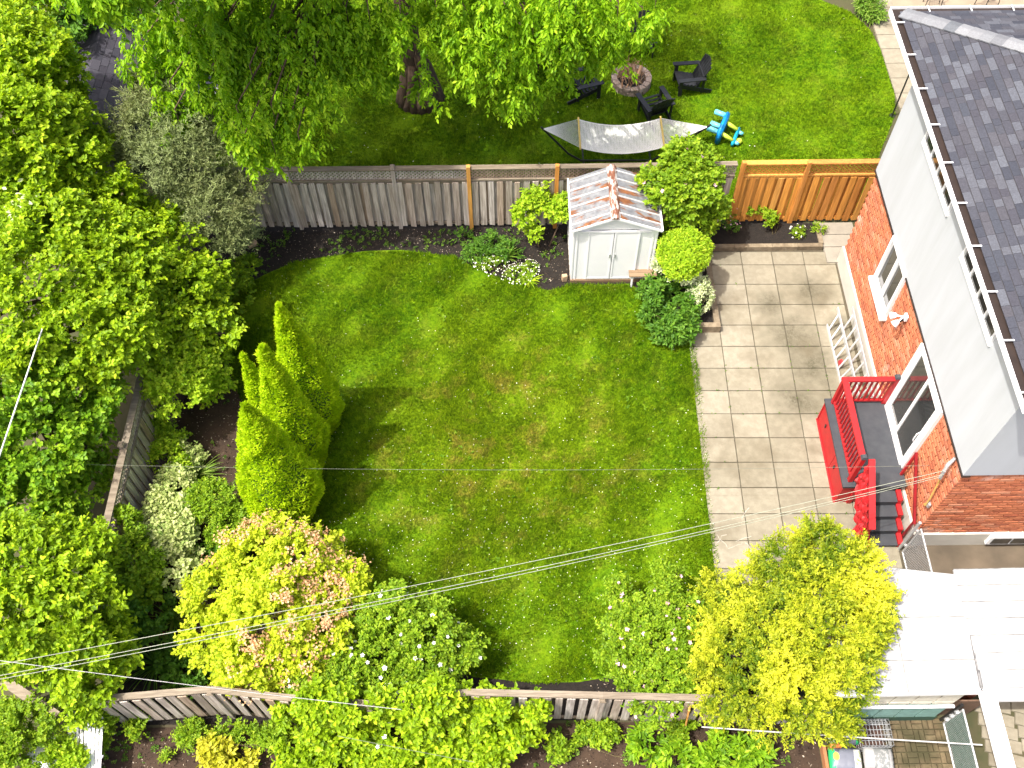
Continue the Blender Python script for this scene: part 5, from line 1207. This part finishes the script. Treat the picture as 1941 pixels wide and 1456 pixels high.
# ---- four pointed emerald cedars
def cedar(label, x, y, h, r, n, lean=(0, 0)):
    t = thing('emerald_cedar', label, 'tree', (x, y, 0), group='pointed cedars on the lawn edge')
    u = rng.uniform(0, 1, n) ** 1.25 * .985; th = rng.uniform(0, 2 * np.pi, n); ph = rng.uniform(0, 6.28, 3)
    def rad(u, th):
        k = np.clip(u / .28, 0, 1); body = np.where(u < .28, .62 + .38 * np.sin(k * np.pi / 2), (1 - np.clip((u - .28) / .72, 0, 1)) ** .92)
        lump = 1 + .07 * np.sin(3 * th + ph[0] + 7 * u) + .055 * np.sin(5 * th - 9 * u + ph[1]) + .04 * np.sin(9 * th + 23 * u + ph[2])
        return r * body * lump + .015
    R_ = rad(u, th); C_ = np.c_[x + lean[0] * u, y + lean[1] * u, u * h]
    out = np.c_[np.cos(th), np.sin(th), np.full(n, .18)]
    dep = np.abs(rng.normal(0, .035, n)); P_ = C_ + np.c_[np.cos(th) * (R_ - dep), np.sin(th) * (R_ - dep), np.zeros(n)]
    tan = np.c_[-np.sin(th), np.cos(th), np.zeros(n)]
    # clumps of flat upright fans
    cl = noise3(P_, 6.0); P_ += out * (cl * .035)[:, None]
    D = unit(out * np.clip(1.15 - u, .1, 1)[:, None] + np.array([0, 0, .75]) + tan * rng.normal(0, .5, n)[:, None] + rng.normal(size=(n, 3)) * .25)
    N_ = unit(out * .55 + tan * rng.normal(0, .5, n)[:, None] + np.array([0, 0, 1.0]))
    V = np.clip(.5 + .18 * cl + .22 * rng.normal(size=n), 0, 1)
    leaf_mesh('crown', P_, D, N_, rng.uniform(.05, .10, n), rng.uniform(.022, .04, n), V, L_CEDAR, t, 'diamond', .1, .1)
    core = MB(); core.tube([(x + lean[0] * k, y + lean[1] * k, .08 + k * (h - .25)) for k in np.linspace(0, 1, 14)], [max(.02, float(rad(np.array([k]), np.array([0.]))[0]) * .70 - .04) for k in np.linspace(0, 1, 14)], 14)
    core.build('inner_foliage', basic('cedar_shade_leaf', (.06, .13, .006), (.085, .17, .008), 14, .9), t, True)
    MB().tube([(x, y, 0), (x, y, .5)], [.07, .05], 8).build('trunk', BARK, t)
cedar('tall pointed emerald cedar at the back of the cedar clump', -4.28, 11.05, 4.42, .60, 23000)
cedar('pointed emerald cedar in the middle of the clump, behind the frontmost', -4.46, 10.10, 4.45, .55, 21000)
cedar('frontmost and widest pointed emerald cedar of the clump', -4.66, 8.98, 4.28, .76, 26000)
cedar('slim smaller emerald cedar on the left side of the clump', -5.16, 10.70, 3.30, .30, 10000)

# ---- golden cedar over the low fence
gt = thing('golden_cedar', 'large golden yellow cedar bush between patio end and white roof', 'tree', (5.25, 5.55, 0))
GBL = [B(1560, 1040, 2.6, .38), B(1480, 1080, 2.3, .45), B(1600, 1090, 2.6, .55), B(1540, 1130, 2.6, .6), B(1640, 1140, 2.3, .45), B(1450, 1170, 2.2, .55), B(1570, 1200, 2.6, .65), B(1400, 1150, 1.7, .40), B(1500, 1250, 2.4, .6), B(1390, 1240, 1.9, .5), B(1600, 1260, 2.3, .5), B(1420, 1310, 1.8, .45), B(1530, 1330, 2.0, .48), B(1370, 1330, 1.5, .36), B(1480, 1370, 1.5, .32), B(1580, 1340, 1.7, .4), B(1640, 1200, 2.2, .45), B(1360, 1190, 1.5, .35), B(1520, 1050, 2.2, .3), B(1600, 1380, 1.2, .18), B(1360, 1120, 1.2, .3), B(1570, 1020, 2.5, .22)]
P_, O_ = blob_points(ruffle(GBL, 2), 6400, .24, -.35, .2, 2.2, .55)
pos, LD, LN, L, W, V = sprays(P_, O_, 15, .24, .062, .030, up=.9, spread=.8, outw=.9, jit=.55, ljit=.35)
tone = .5 + .42 * noise3(np.repeat(P_, 15, 0), 1.5) + .25 * noise3(np.repeat(P_, 15, 0), 4.5); dep = np.tile(np.linspace(-.25, .22, 15), len(P_)); V = np.clip(.02 + .72 * tone + .35 * (V - .5) + dep, 0, 1)
leaf_mesh('crown', pos, LD, LN, L, W, V, L_GOLD, gt, 'diamond', .1, .05)
mb = MB(); limb(mb, (5.25, 5.55, 0), (5.2, 5.5, 1.1), .12, .08, 8, .1)
for b in GBL: limb(mb, (5.22, 5.52, rng.uniform(.3, 1.1)), np.array(b[:3]) + np.array([0, 0, -.05]), .035, .01, 5, .2)
mb.build('trunk', BARK, gt, True)

# ---- blossoming shrubs
def bloom(t, blobs, n, size, mat, low=.05, name='blossoms', out=1.02):
    P_, O_ = blob_points(blobs, n, .06, low, -.3, 1.0, -.5); c = np.array(blobs)[:, :3].mean(0)
    flowers(name, P_ + O_ * .10, unit(O_ + np.array([0, 0, .9])), size, None, mat, t)
BS = [B(480, 1060, 1.6, .6), B(560, 1080, 1.7, .65), B(630, 1110, 1.4, .5), B(420, 1130, 1.5, .6), B(520, 1160, 1.9, .7), B(600, 1180, 1.5, .55), B(400, 1200, 1.4, .45), B(470, 1220, 1.6, .6), B(560, 1240, 1.4, .55), B(640, 1150, 1.2, .35), B(420, 1260, 1.1, .35), B(520, 1010, 1.3, .3), B(610, 1040, 1.2, .3), B(480, 1280, 1.1, .35)]
t = plant('smoke_shrub', 'wide yellow-green shrub with peach flower heads under the service wires', 'shrub', (-4.7, 6.4, 0), ruffle(BS, 2), leafmat('yellow_lime_leaf', (0.238, 0.338, 0.0122), (0.416, 0.513, 0.0194), (0.600, 0.648, 0.0365), .4), 3600, 8, .2, .085, .055, 7, gap=.1)
# heads of peach bloom: clusters of little petals
P_, O_ = blob_points(BS, 420, .05, .0, -.5, 1.0, -.5); keep = (noise3(P_, 1.0) > -.35); P_, O_ = P_[keep], O_[keep]
q = np.repeat(P_ + O_ * .12 + np.array([0, 0, .03]), 22, 0) + rng.normal(size=(len(P_) * 22, 3)) * .05
flowers('flower_heads', q, unit(np.repeat(O_, 22, 0) + rng.normal(size=q.shape) * .5 + np.array([0, 0, .6])), .045, None, F_PEACH, t, 4)
RW = [B(740, 1170, 1.4, .5), B(800, 1200, 1.3, .55), B(860, 1230, 1.0, .4), B(720, 1240, 1.3, .55), B(790, 1260, 1.1, .5), B(700, 1290, 1.0, .45), B(650, 1270, 1.2, .5), B(840, 1270, .9, .35), B(600, 1300, 1.1, .45), B(750, 1140, 1.2, .25), B(655, 1215, 1.2, .4), B(640, 1310, 1.5, .3), B(700, 1320, 1.4, .28), B(760, 1315, 1.3, .25), B(580, 1290, 1.4, .3)]
t = plant('white_rose_bush', 'sprawling rose bush dotted with white blossoms beside the peach shrub', 'rose bush', (-2.6, 5.5, 0), ruffle(RW, 2), L_GREEN, 3400, 8, .2, .07, .042, 8, gap=.25, gs=2.4); bloom(t, RW, 90, .085, F_WHITE)
RP = [B(1200, 1180, 1.4, .42), B(1260, 1150, 1.3, .35), B(1260, 1220, 1.5, .5), B(1200, 1250, 1.2, .45), B(1270, 1290, 1.3, .4), B(1210, 1310, 1.3, .32), B(1180, 1120, 1.0, .22), B(1265, 1090, 1.1, .2), B(1310, 1180, 1.2, .35), B(1310, 1250, 1.2, .35), B(1240, 1340, 1.35, .28), B(1170, 1200, .9, .25)]
t = plant('pink_rose_bush', 'loose rose bush with small pink blossoms left of the golden cedar', 'rose bush', (2.9, 5.2, 0), ruffle(RP, 2), L_GREEN, 2000, 8, .2, .062, .038, 9, gap=.4, gs=2.6); bloom(t, RP, 60, .08, F_PINK)
RS = [B(1300, 320, 2.4, .52), B(1270, 360, 2.2, .45), B(1330, 350, 2.2, .45), B(1300, 390, 1.7, .5), B(1325, 410, 1.2, .42), B(1280, 425, 1.2, .4), B(1235, 345, 2.3, .28), B(1300, 300, 2.5, .4), B(1350, 390, 1.6, .3)]
t = plant('flowering_shrub', 'tall leafy shrub with few pale pink flowers between shed and orange fence', 'shrub', (4.3, 16.2, 0), ruffle(RS, 2), L_GREEN, 2300, 8, .17, .085, .062, 6, gap=.1); bloom(t, RS, 14, .12, F_PINK)
# curled white garden ornament sticking out of the shrub
tag(MB().tube([at(1256, 440, 1.4), at(1252, 400, 1.75), at(1253, 378, 1.95), at(1259, 366, 2.0), at(1252, 356, 2.05), at(1246, 352, 2.06)], [.014, .014, .016, .03, .055, .02], 7).build('watering_wand', WHITE), 'white curved hose wand poking out of the shrub by the shed roof', 'hose wand')

# ---- clipped ball, white-edged skirt and peony by the patio
t = thing('clipped_ball_shrub', 'clipped round green ball on a stem with white-edged leaves round its rim', 'topiary', (4.05, 14.62, 0))
bc = at(1296, 487, 1.25)
P_, O_ = blob_points([(bc[0], bc[1], bc[2], .58, .58, .50)], 2600, .06, -.55, -.6, 2.0, -.9); low_ = (P_[:, 2] < bc[2] - .02)
leaf_mesh('crown', *sprays(P_[~low_], O_[~low_], 6, .10, .055, .034, outw=.8), L_LIME, t); leaf_mesh('rim_leaves', *sprays(P_[low_], O_[low_], 6, .10, .052, .034, outw=.8), L_WHITE, t)
MB().tube([(4.05, 14.62, 0), (bc[0], bc[1], bc[2])], [.05, .03], 8).build('stem', BARK, t)
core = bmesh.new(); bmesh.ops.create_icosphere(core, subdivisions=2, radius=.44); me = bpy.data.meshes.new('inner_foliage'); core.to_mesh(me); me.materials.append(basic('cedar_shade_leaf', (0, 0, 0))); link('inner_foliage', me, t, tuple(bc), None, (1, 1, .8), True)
wb = at(1327, 566, .62)
plant('white_edged_bush', 'small round white-edged bush in the planter below the clipped ball', 'shrub', (wb[0], wb[1], .16), [(wb[0], wb[1], wb[2], .26, .28, .30), (wb[0] - .02, wb[1] + .3, wb[2] + .1, .2, .2, .25)], L_WHITE, 620, 6, .10, .048, .030, 4, gap=-.2, shell=.1, low=-.7)
pe = [B(1262, 560, .55, .36), B(1250, 600, .5, .32), B(1285, 590, .6, .36), B(1240, 555, .4, .28), B(1295, 620, .4, .28), B(1262, 625, .35, .25), B(1300, 555, .6, .28)]
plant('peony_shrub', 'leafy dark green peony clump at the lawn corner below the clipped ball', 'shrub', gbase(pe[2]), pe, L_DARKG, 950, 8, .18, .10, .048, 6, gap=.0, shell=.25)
def strap_clump(name, label, px, py, n, ln, wd, mat, h=.1, cat='grass clump', up=.9):
    c = at(px, py); t = thing(name, label, cat, (c[0], c[1], 0)); th = rng.uniform(0, 2 * np.pi, n); el = rng.uniform(.35, 1.2, n) * up
    segs = 4; D0 = np.c_[np.cos(th) * np.cos(el), np.sin(th) * np.cos(el), np.sin(el)]; L = ln * rng.uniform(.6, 1.15, n); V = rng.uniform(0, 1, n); mb = MB()
    for i in range(n):
        s = Vector((-math.sin(th[i]), math.cos(th[i]), 0)) * wd; pts = []; p = Vector((c[0], c[1], .02)) + Vector((math.cos(th[i]), math.sin(th[i]), 0)) * rng.uniform(0, h * .6); d = Vector(D0[i])
        for k in range(segs + 1):
            pts.append(p.copy()); p = p + d * (L[i] / segs); d = (d + Vector((0, 0, -.28))).normalized()
        for k in range(segs):
            w0, w1 = (1 - (k / segs) ** 2), (1 - ((k + 1) / segs) ** 2) + .02; mb.poly([pts[k] - s * w0, pts[k] + s * w0, pts[k + 1] + s * w1, pts[k + 1] - s * w1], float(V[i]))
    mb.build('leaves', mat, t)
    return t
strap_clump('ornamental_grass', 'arching green and cream grass clump at the corner of patio and lawn', 1290, 632, 90, .42, .011, L_STRAP)
strap_clump('ornamental_grass', 'arching cream-edged grass clump in the left bed by the fence', 375, 905, 100, .65, .014, L_STRAP)
strap_clump('lily_clump', 'clump of upright strap leaves in the black bed left of the shed', 960, 490, 60, .45, .02, L_STRAP, up=1.2)
strap_clump('lily_clump', 'bright strap-leaved clump on the lawn edge by the white flowers', 1003, 535, 46, .36, .017, L_LIME)
strap_clump('dark_grass_clump', 'long dark grassy leaves in the shade above the low fence', 300, 1260, 80, .75, .012, L_DARKG)
strap_clump('lily_clump', 'dark strap leaves arching below the pale shrub at lower left', 330, 1175, 60, .6, .012, L_STRAP)
# white flowering carpet
al = [B(940, 505, .12, .26, .2, .12), B(980, 520, .14, .28, .2, .12), B(915, 495, .1, .2, .18, .1), B(1005, 510, .12, .18, .16, .1)]
t = plant('white_flower_carpet', 'low carpet of small white flowers on the lawn edge left of the shed', 'flowers', gbase(al[0]), al, L_GREEN, 260, 6, .1, .045, .022, 3, gap=-.2); bloom(t, al, 240, .035, F_WHITE, -.2)
gr = [B(905, 480, .2, .28, .24, .2), B(930, 465, .25, .3, .25, .22), B(965, 475, .22, .26, .2, .2), B(880, 455, .2, .25, .2, .18)]
plant('leafy_perennials', 'dense green leafy perennials in the bed behind the white flowers', 'plants', gbase(gr[1]), gr, L_DARKG, 330, 7, .15, .075, .03, 3, gap=0)
# saplings in front of the fence
for lb, b, bl_, n in (('small lime-leaved sapling in the bed left of the shed, nearer the lawn', (.72, 16.05, 0), [B(1000, 400, 1.1, .26), B(1010, 375, 1.3, .2), B(990, 410, .95, .22), B(1010, 440, .6, .16)], 300),
                      ('small lime-leaved sapling touching the shed roof edge', (.95, 16.1, 0), [B(1055, 375, 1.35, .24), B(1060, 400, 1.15, .22), B(1040, 385, 1.2, .18), B(1045, 350, 1.5, .14)], 290)):
    plant('sapling', lb, 'sapling', b, bl_, L_LIME, n, 7, .15, .075, .05, 4, 'lime saplings by the shed', gap=.2, trunk=((bl_[1][0], bl_[1][1] - .02, bl_[1][2] * .6), .022, .014), bark=BARK)
cb = [B(1455, 415, .38, .2, .16, .2), B(1430, 395, .45, .14, .12, .16), B(1470, 405, .35, .13)]
plant('columbine_plant', 'bright green seedling bush in the raised bed before the orange fence', 'plant', (6.55, 16.3, .1), cb, L_GREEN, 120, 7, .12, .06, .05, 4, gap=0)
rbp = [B(1375, 405, .5, .2, .12, .25), B(1385, 430, .3, .16, .12, .15)]
t = plant('pink_border_plant', 'small plant with dusty pink flowers at the left end of the raised bed', 'plant', (5.45, 16.35, .1), rbp, L_DARKG, 70, 6, .12, .05, .03, 3); bloom(t, rbp, 26, .05, F_PINK, -.2)
wfp = [B(1512, 440, .2, .12, .1, .12)]
t = plant('white_border_plant', 'small plant with white flowers in the right half of the raised bed', 'plant', (7.1, 16.25, .1), wfp, L_GREEN, 40, 6, .12, .06, .02, 3); bloom(t, wfp, 14, .05, F_WHITE, -.1)
plant('edge_weed', 'tuft of green weed at the end of the orange fence', 'weed', (7.6, 16.55, .1), [B(1553, 432, .2, .12, .1, .1)], L_GREEN, 45, 6, .1, .05, .025, 3)
weeds('purple_bloom', [[(3.5, 15.0), (3.75, 15.0), (3.75, 15.3), (3.5, 15.3)]], 40, 'leafy seedlings at the shed corner beneath the tall shrub')

# ---- shrubs along the left fence
def sh(name, label, bl_, leaf, n, ll=.075, lw=.05, k=7, cat='shrub', **kw): return plant(name, label, cat, gbase(bl_[0]), bl_, leaf, n, k, .16, ll, lw, 5, **kw)
sh('variegated_shrub', 'pale cream-leaved shrub beside the left lattice fence', [B(320, 960, .9, .4), B(330, 1020, 1.0, .45), B(310, 1060, .9, .4), B(350, 1080, .9, .4), B(300, 1000, .8, .32), B(370, 1100, .8, .3), B(330, 920, .7, .3)], L_PALE, 1500, .075, .055, gap=.0)
sh('round_green_shrub', 'dense round bright green shrub left of the frontmost cedar', [B(400, 960, .9, .48), B(430, 1000, .8, .42), B(380, 1000, .8, .4), B(450, 985, .7, .3), B(440, 1030, .5, .3)], L_GREEN, 1500, .06, .034, gap=-.1)
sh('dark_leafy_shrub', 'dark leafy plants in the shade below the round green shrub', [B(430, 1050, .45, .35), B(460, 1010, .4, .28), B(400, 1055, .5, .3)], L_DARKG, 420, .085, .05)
sh('fence_shrub', 'small bright green shrub against the left fence, upper one', [B(320, 800, .7, .28), B(325, 820, .6, .25)], L_GREEN, 330, .07, .045)
sh('fence_shrub', 'small yellow-green shrub against the left fence, below the fence post', [B(315, 865, .6, .25), B(330, 880, .5, .24), B(300, 875, .55, .16)], L_LIME, 330, .07, .05)
sh('cream_perennial', 'small cream-tipped perennial beside the arching grass in the left bed', [B(350, 850, .4, .22), B(365, 865, .35, .18), B(345, 885, .4, .2)], L_PALE, 260, .06, .04)
sh('corner_shrub', 'bright green bushy shrub under the left trees beside the brown soil', [B(350, 700, 1.6, .6), B(390, 690, 1.2, .5), B(340, 740, 1.5, .5), B(400, 730, .9, .35), B(310, 720, 1.8, .4)], L_LIME, 1500, .08, .055, gap=.1)
sh('bed_shrub', 'loose leafy shoots at the lawn corner under the left tree', [B(440, 530, .5, .35), B(470, 510, .35, .28), B(430, 580, .5, .32), B(455, 560, .4, .26)], L_GREEN, 300, .09, .06, gap=.3)
sh('west_fence_vine', 'leafy vine covering the left fence where it meets the lower shrubs', [B(225, 1000, 1.5, .32), B(240, 1040, 1.4, .36), B(260, 1070, 1.2, .4), B(230, 1090, 1.3, .4), B(270, 1120, .9, .35), B(215, 1060, 1.5, .3)], L_GREEN, 1200, .085, .055)
sh('lower_left_shrub', 'leafy green shrub beneath the pale shrub at the lower left', [B(240, 1180, 1.0, .35), B(270, 1170, .7, .35), B(250, 1220, .8, .3), B(290, 1150, .6, .3)], L_DARKG, 620, .085, .06)
sh('hosta_clump', 'dark leafy clump in the shade above the low fence corner', [B(340, 1270, .3, .3, .3, .2), B(370, 1285, .3, .25, .25, .2), B(330, 1235, .3, .25, .25, .18)], L_DARKG, 260, .1, .06)
# ---- south neighbour's garden
sh('fence_vine', 'bright leafy vine climbing over the middle of the low fence', [B(560, 1340, 1.2, .28), B(600, 1370, .9, .30), B(560, 1385, .6, .24), B(640, 1390, .8, .32), B(690, 1375, .9, .28), B(740, 1395, .7, .28), B(640, 1345, 1.3, .25), B(800, 1365, 1.0, .30), B(850, 1350, 1.2, .32), B(900, 1330, 1.4, .28), B(930, 1350, 1.2, .3), B(860, 1400, .7, .38), B(930, 1400, .7, .38), B(985, 1385, .8, .32), B(1010, 1340, 1.4, .18), B(780, 1420, .6, .33), B(690, 1420, .5, .3), B(960, 1335, 1.4, .2), B(720, 1335, 1.3, .22), B(600, 1330, 1.72, .26), B(660, 1338, 1.72, .26), B(720, 1342, 1.70, .25), B(780, 1338, 1.70, .25), B(835, 1322, 1.72, .25)], L_TREE, 3300, .10, .065, gap=.2, fine=.5)
t = bpy.data.objects.get('fence_vine'); bloom(t, [B(700, 1330, 1.1, .3), B(640, 1340, 1.1, .3), B(760, 1340, 1.0, .3), B(740, 1400, .7, .3)], 22, .09, F_WHITE)
sh('low_creeper', 'low green creeper at the foot of the low fence, left part', [B(365, 1390, .2, .22, .16, .14), B(410, 1388, .25, .24, .16, .15), B(470, 1392, .25, .26, .16, .16), B(525, 1400, .3, .22, .18, .18)], L_GREEN, 480, .06, .035, cat='plant')
sh('creeper_tuft', 'small green tuft hanging at the foot of the fence near the white panel', [B(265, 1378, .3, .14), B(285, 1395, .2, .12)], L_GREEN, 110, .055, .04, cat='plant')
sh('yellow_perennial', 'yellow-leaved perennial in the brown soil at the bottom edge', [B(410, 1425, .3, .22, .2, .15), B(450, 1435, .3, .25, .2, .16), B(430, 1450, .25, .25, .2, .14)], L_YEL, 230, .10, .055, cat='plant')
sh('seedling', 'single pale green seedling in the bare brown soil', [B(328, 1440, .1, .09, .09, .08)], L_GREEN, 26, .06, .03, cat='plant')
sh('bottom_vine', 'yellow-green leaves at the bottom edge beneath the climbing vine', [B(560, 1430, .4, .3), B(610, 1440, .4, .35), B(850, 1450, .5, .4), B(640, 1450, .4, .35), B(900, 1450, .5, .35), B(590, 1400, .5, .3), B(750, 1455, .4, .4), B(820, 1440, .5, .35)], L_TREE, 1500, .10, .062, gap=.2)
for i, (px, py, r, lb) in enumerate(((1225, 1415, .26, 'broad-leaved pale green plant at the bottom edge, leftmost of the row'), (1282, 1440, .25, 'broad-leaved pale green plant at the bottom edge, second of the row'), (1345, 1410, .22, 'broad-leaved pale green plant at the bottom edge, just above the others'), (1345, 1450, .26, 'broad-leaved pale green plant cut by the bottom edge below another'), (1400, 1430, .25, 'broad-leaved pale green plant at the bottom edge, second from the right'), (1435, 1428, .16, 'small broad-leaved plant at the bottom edge, rightmost of the row'))):
    sh('broad_leaf_plant', lb, [B(px, py, .26, r * .8, r * .8, .16)], L_TREE2, 48, .16, .055, 7, cat='plant', group='broad-leaved plants in the lower garden', gap=-.3, low=-.1)
sh('mid_creeper', 'leafy green ground cover at the foot of the fence below the pink roses', [B(1080, 1392, .2, .26, .14, .14), B(1140, 1392, .2, .24, .12, .14), B(1300, 1388, .2, .2, .14, .15), B(1350, 1382, .25, .18, .14, .16), B(1050, 1415, .25, .2, .16, .14)], L_GREEN, 520, .075, .045, cat='plant')
sh('corner_vine', 'dense green vine mound in the lower left corner over the white bin', [B(15, 1375, 1.2, .36), B(60, 1380, 1.3, .38), B(20, 1410, 1.2, .42), B(50, 1430, 1.1, .35), B(70, 1375, 1.1, .22), B(0, 1450, 1.0, .4)], L_GREEN, 1500, .055, .04, gap=-.1)
sh('panel_vine', 'trailing leaves over the lower white slatted panel', [B(120, 1430, .8, .2), B(140, 1445, .8, .16), B(160, 1350, 1.3, .2)], L_LIME, 260, .065, .045, cat='plant')
sh('panel_ivy', 'green ivy strip between the white slatted panel and the fence', [B(190, 1385, .5, .13), B(185, 1410, .4, .12), B(195, 1360, .7, .13)], L_GREEN, 220, .06, .045, cat='plant')
# far shrub by the neighbour's corner
sh('spiky_border_shrub', 'pale green spiky shrub by the house walk at the top edge', [B(1650, 12, .3, .3, .3, .3), B(1660, 25, .25, .22, .22, .2), B(1640, 2, .3, .25)], L_STRAP, 300, .14, .03, cat='shrub')
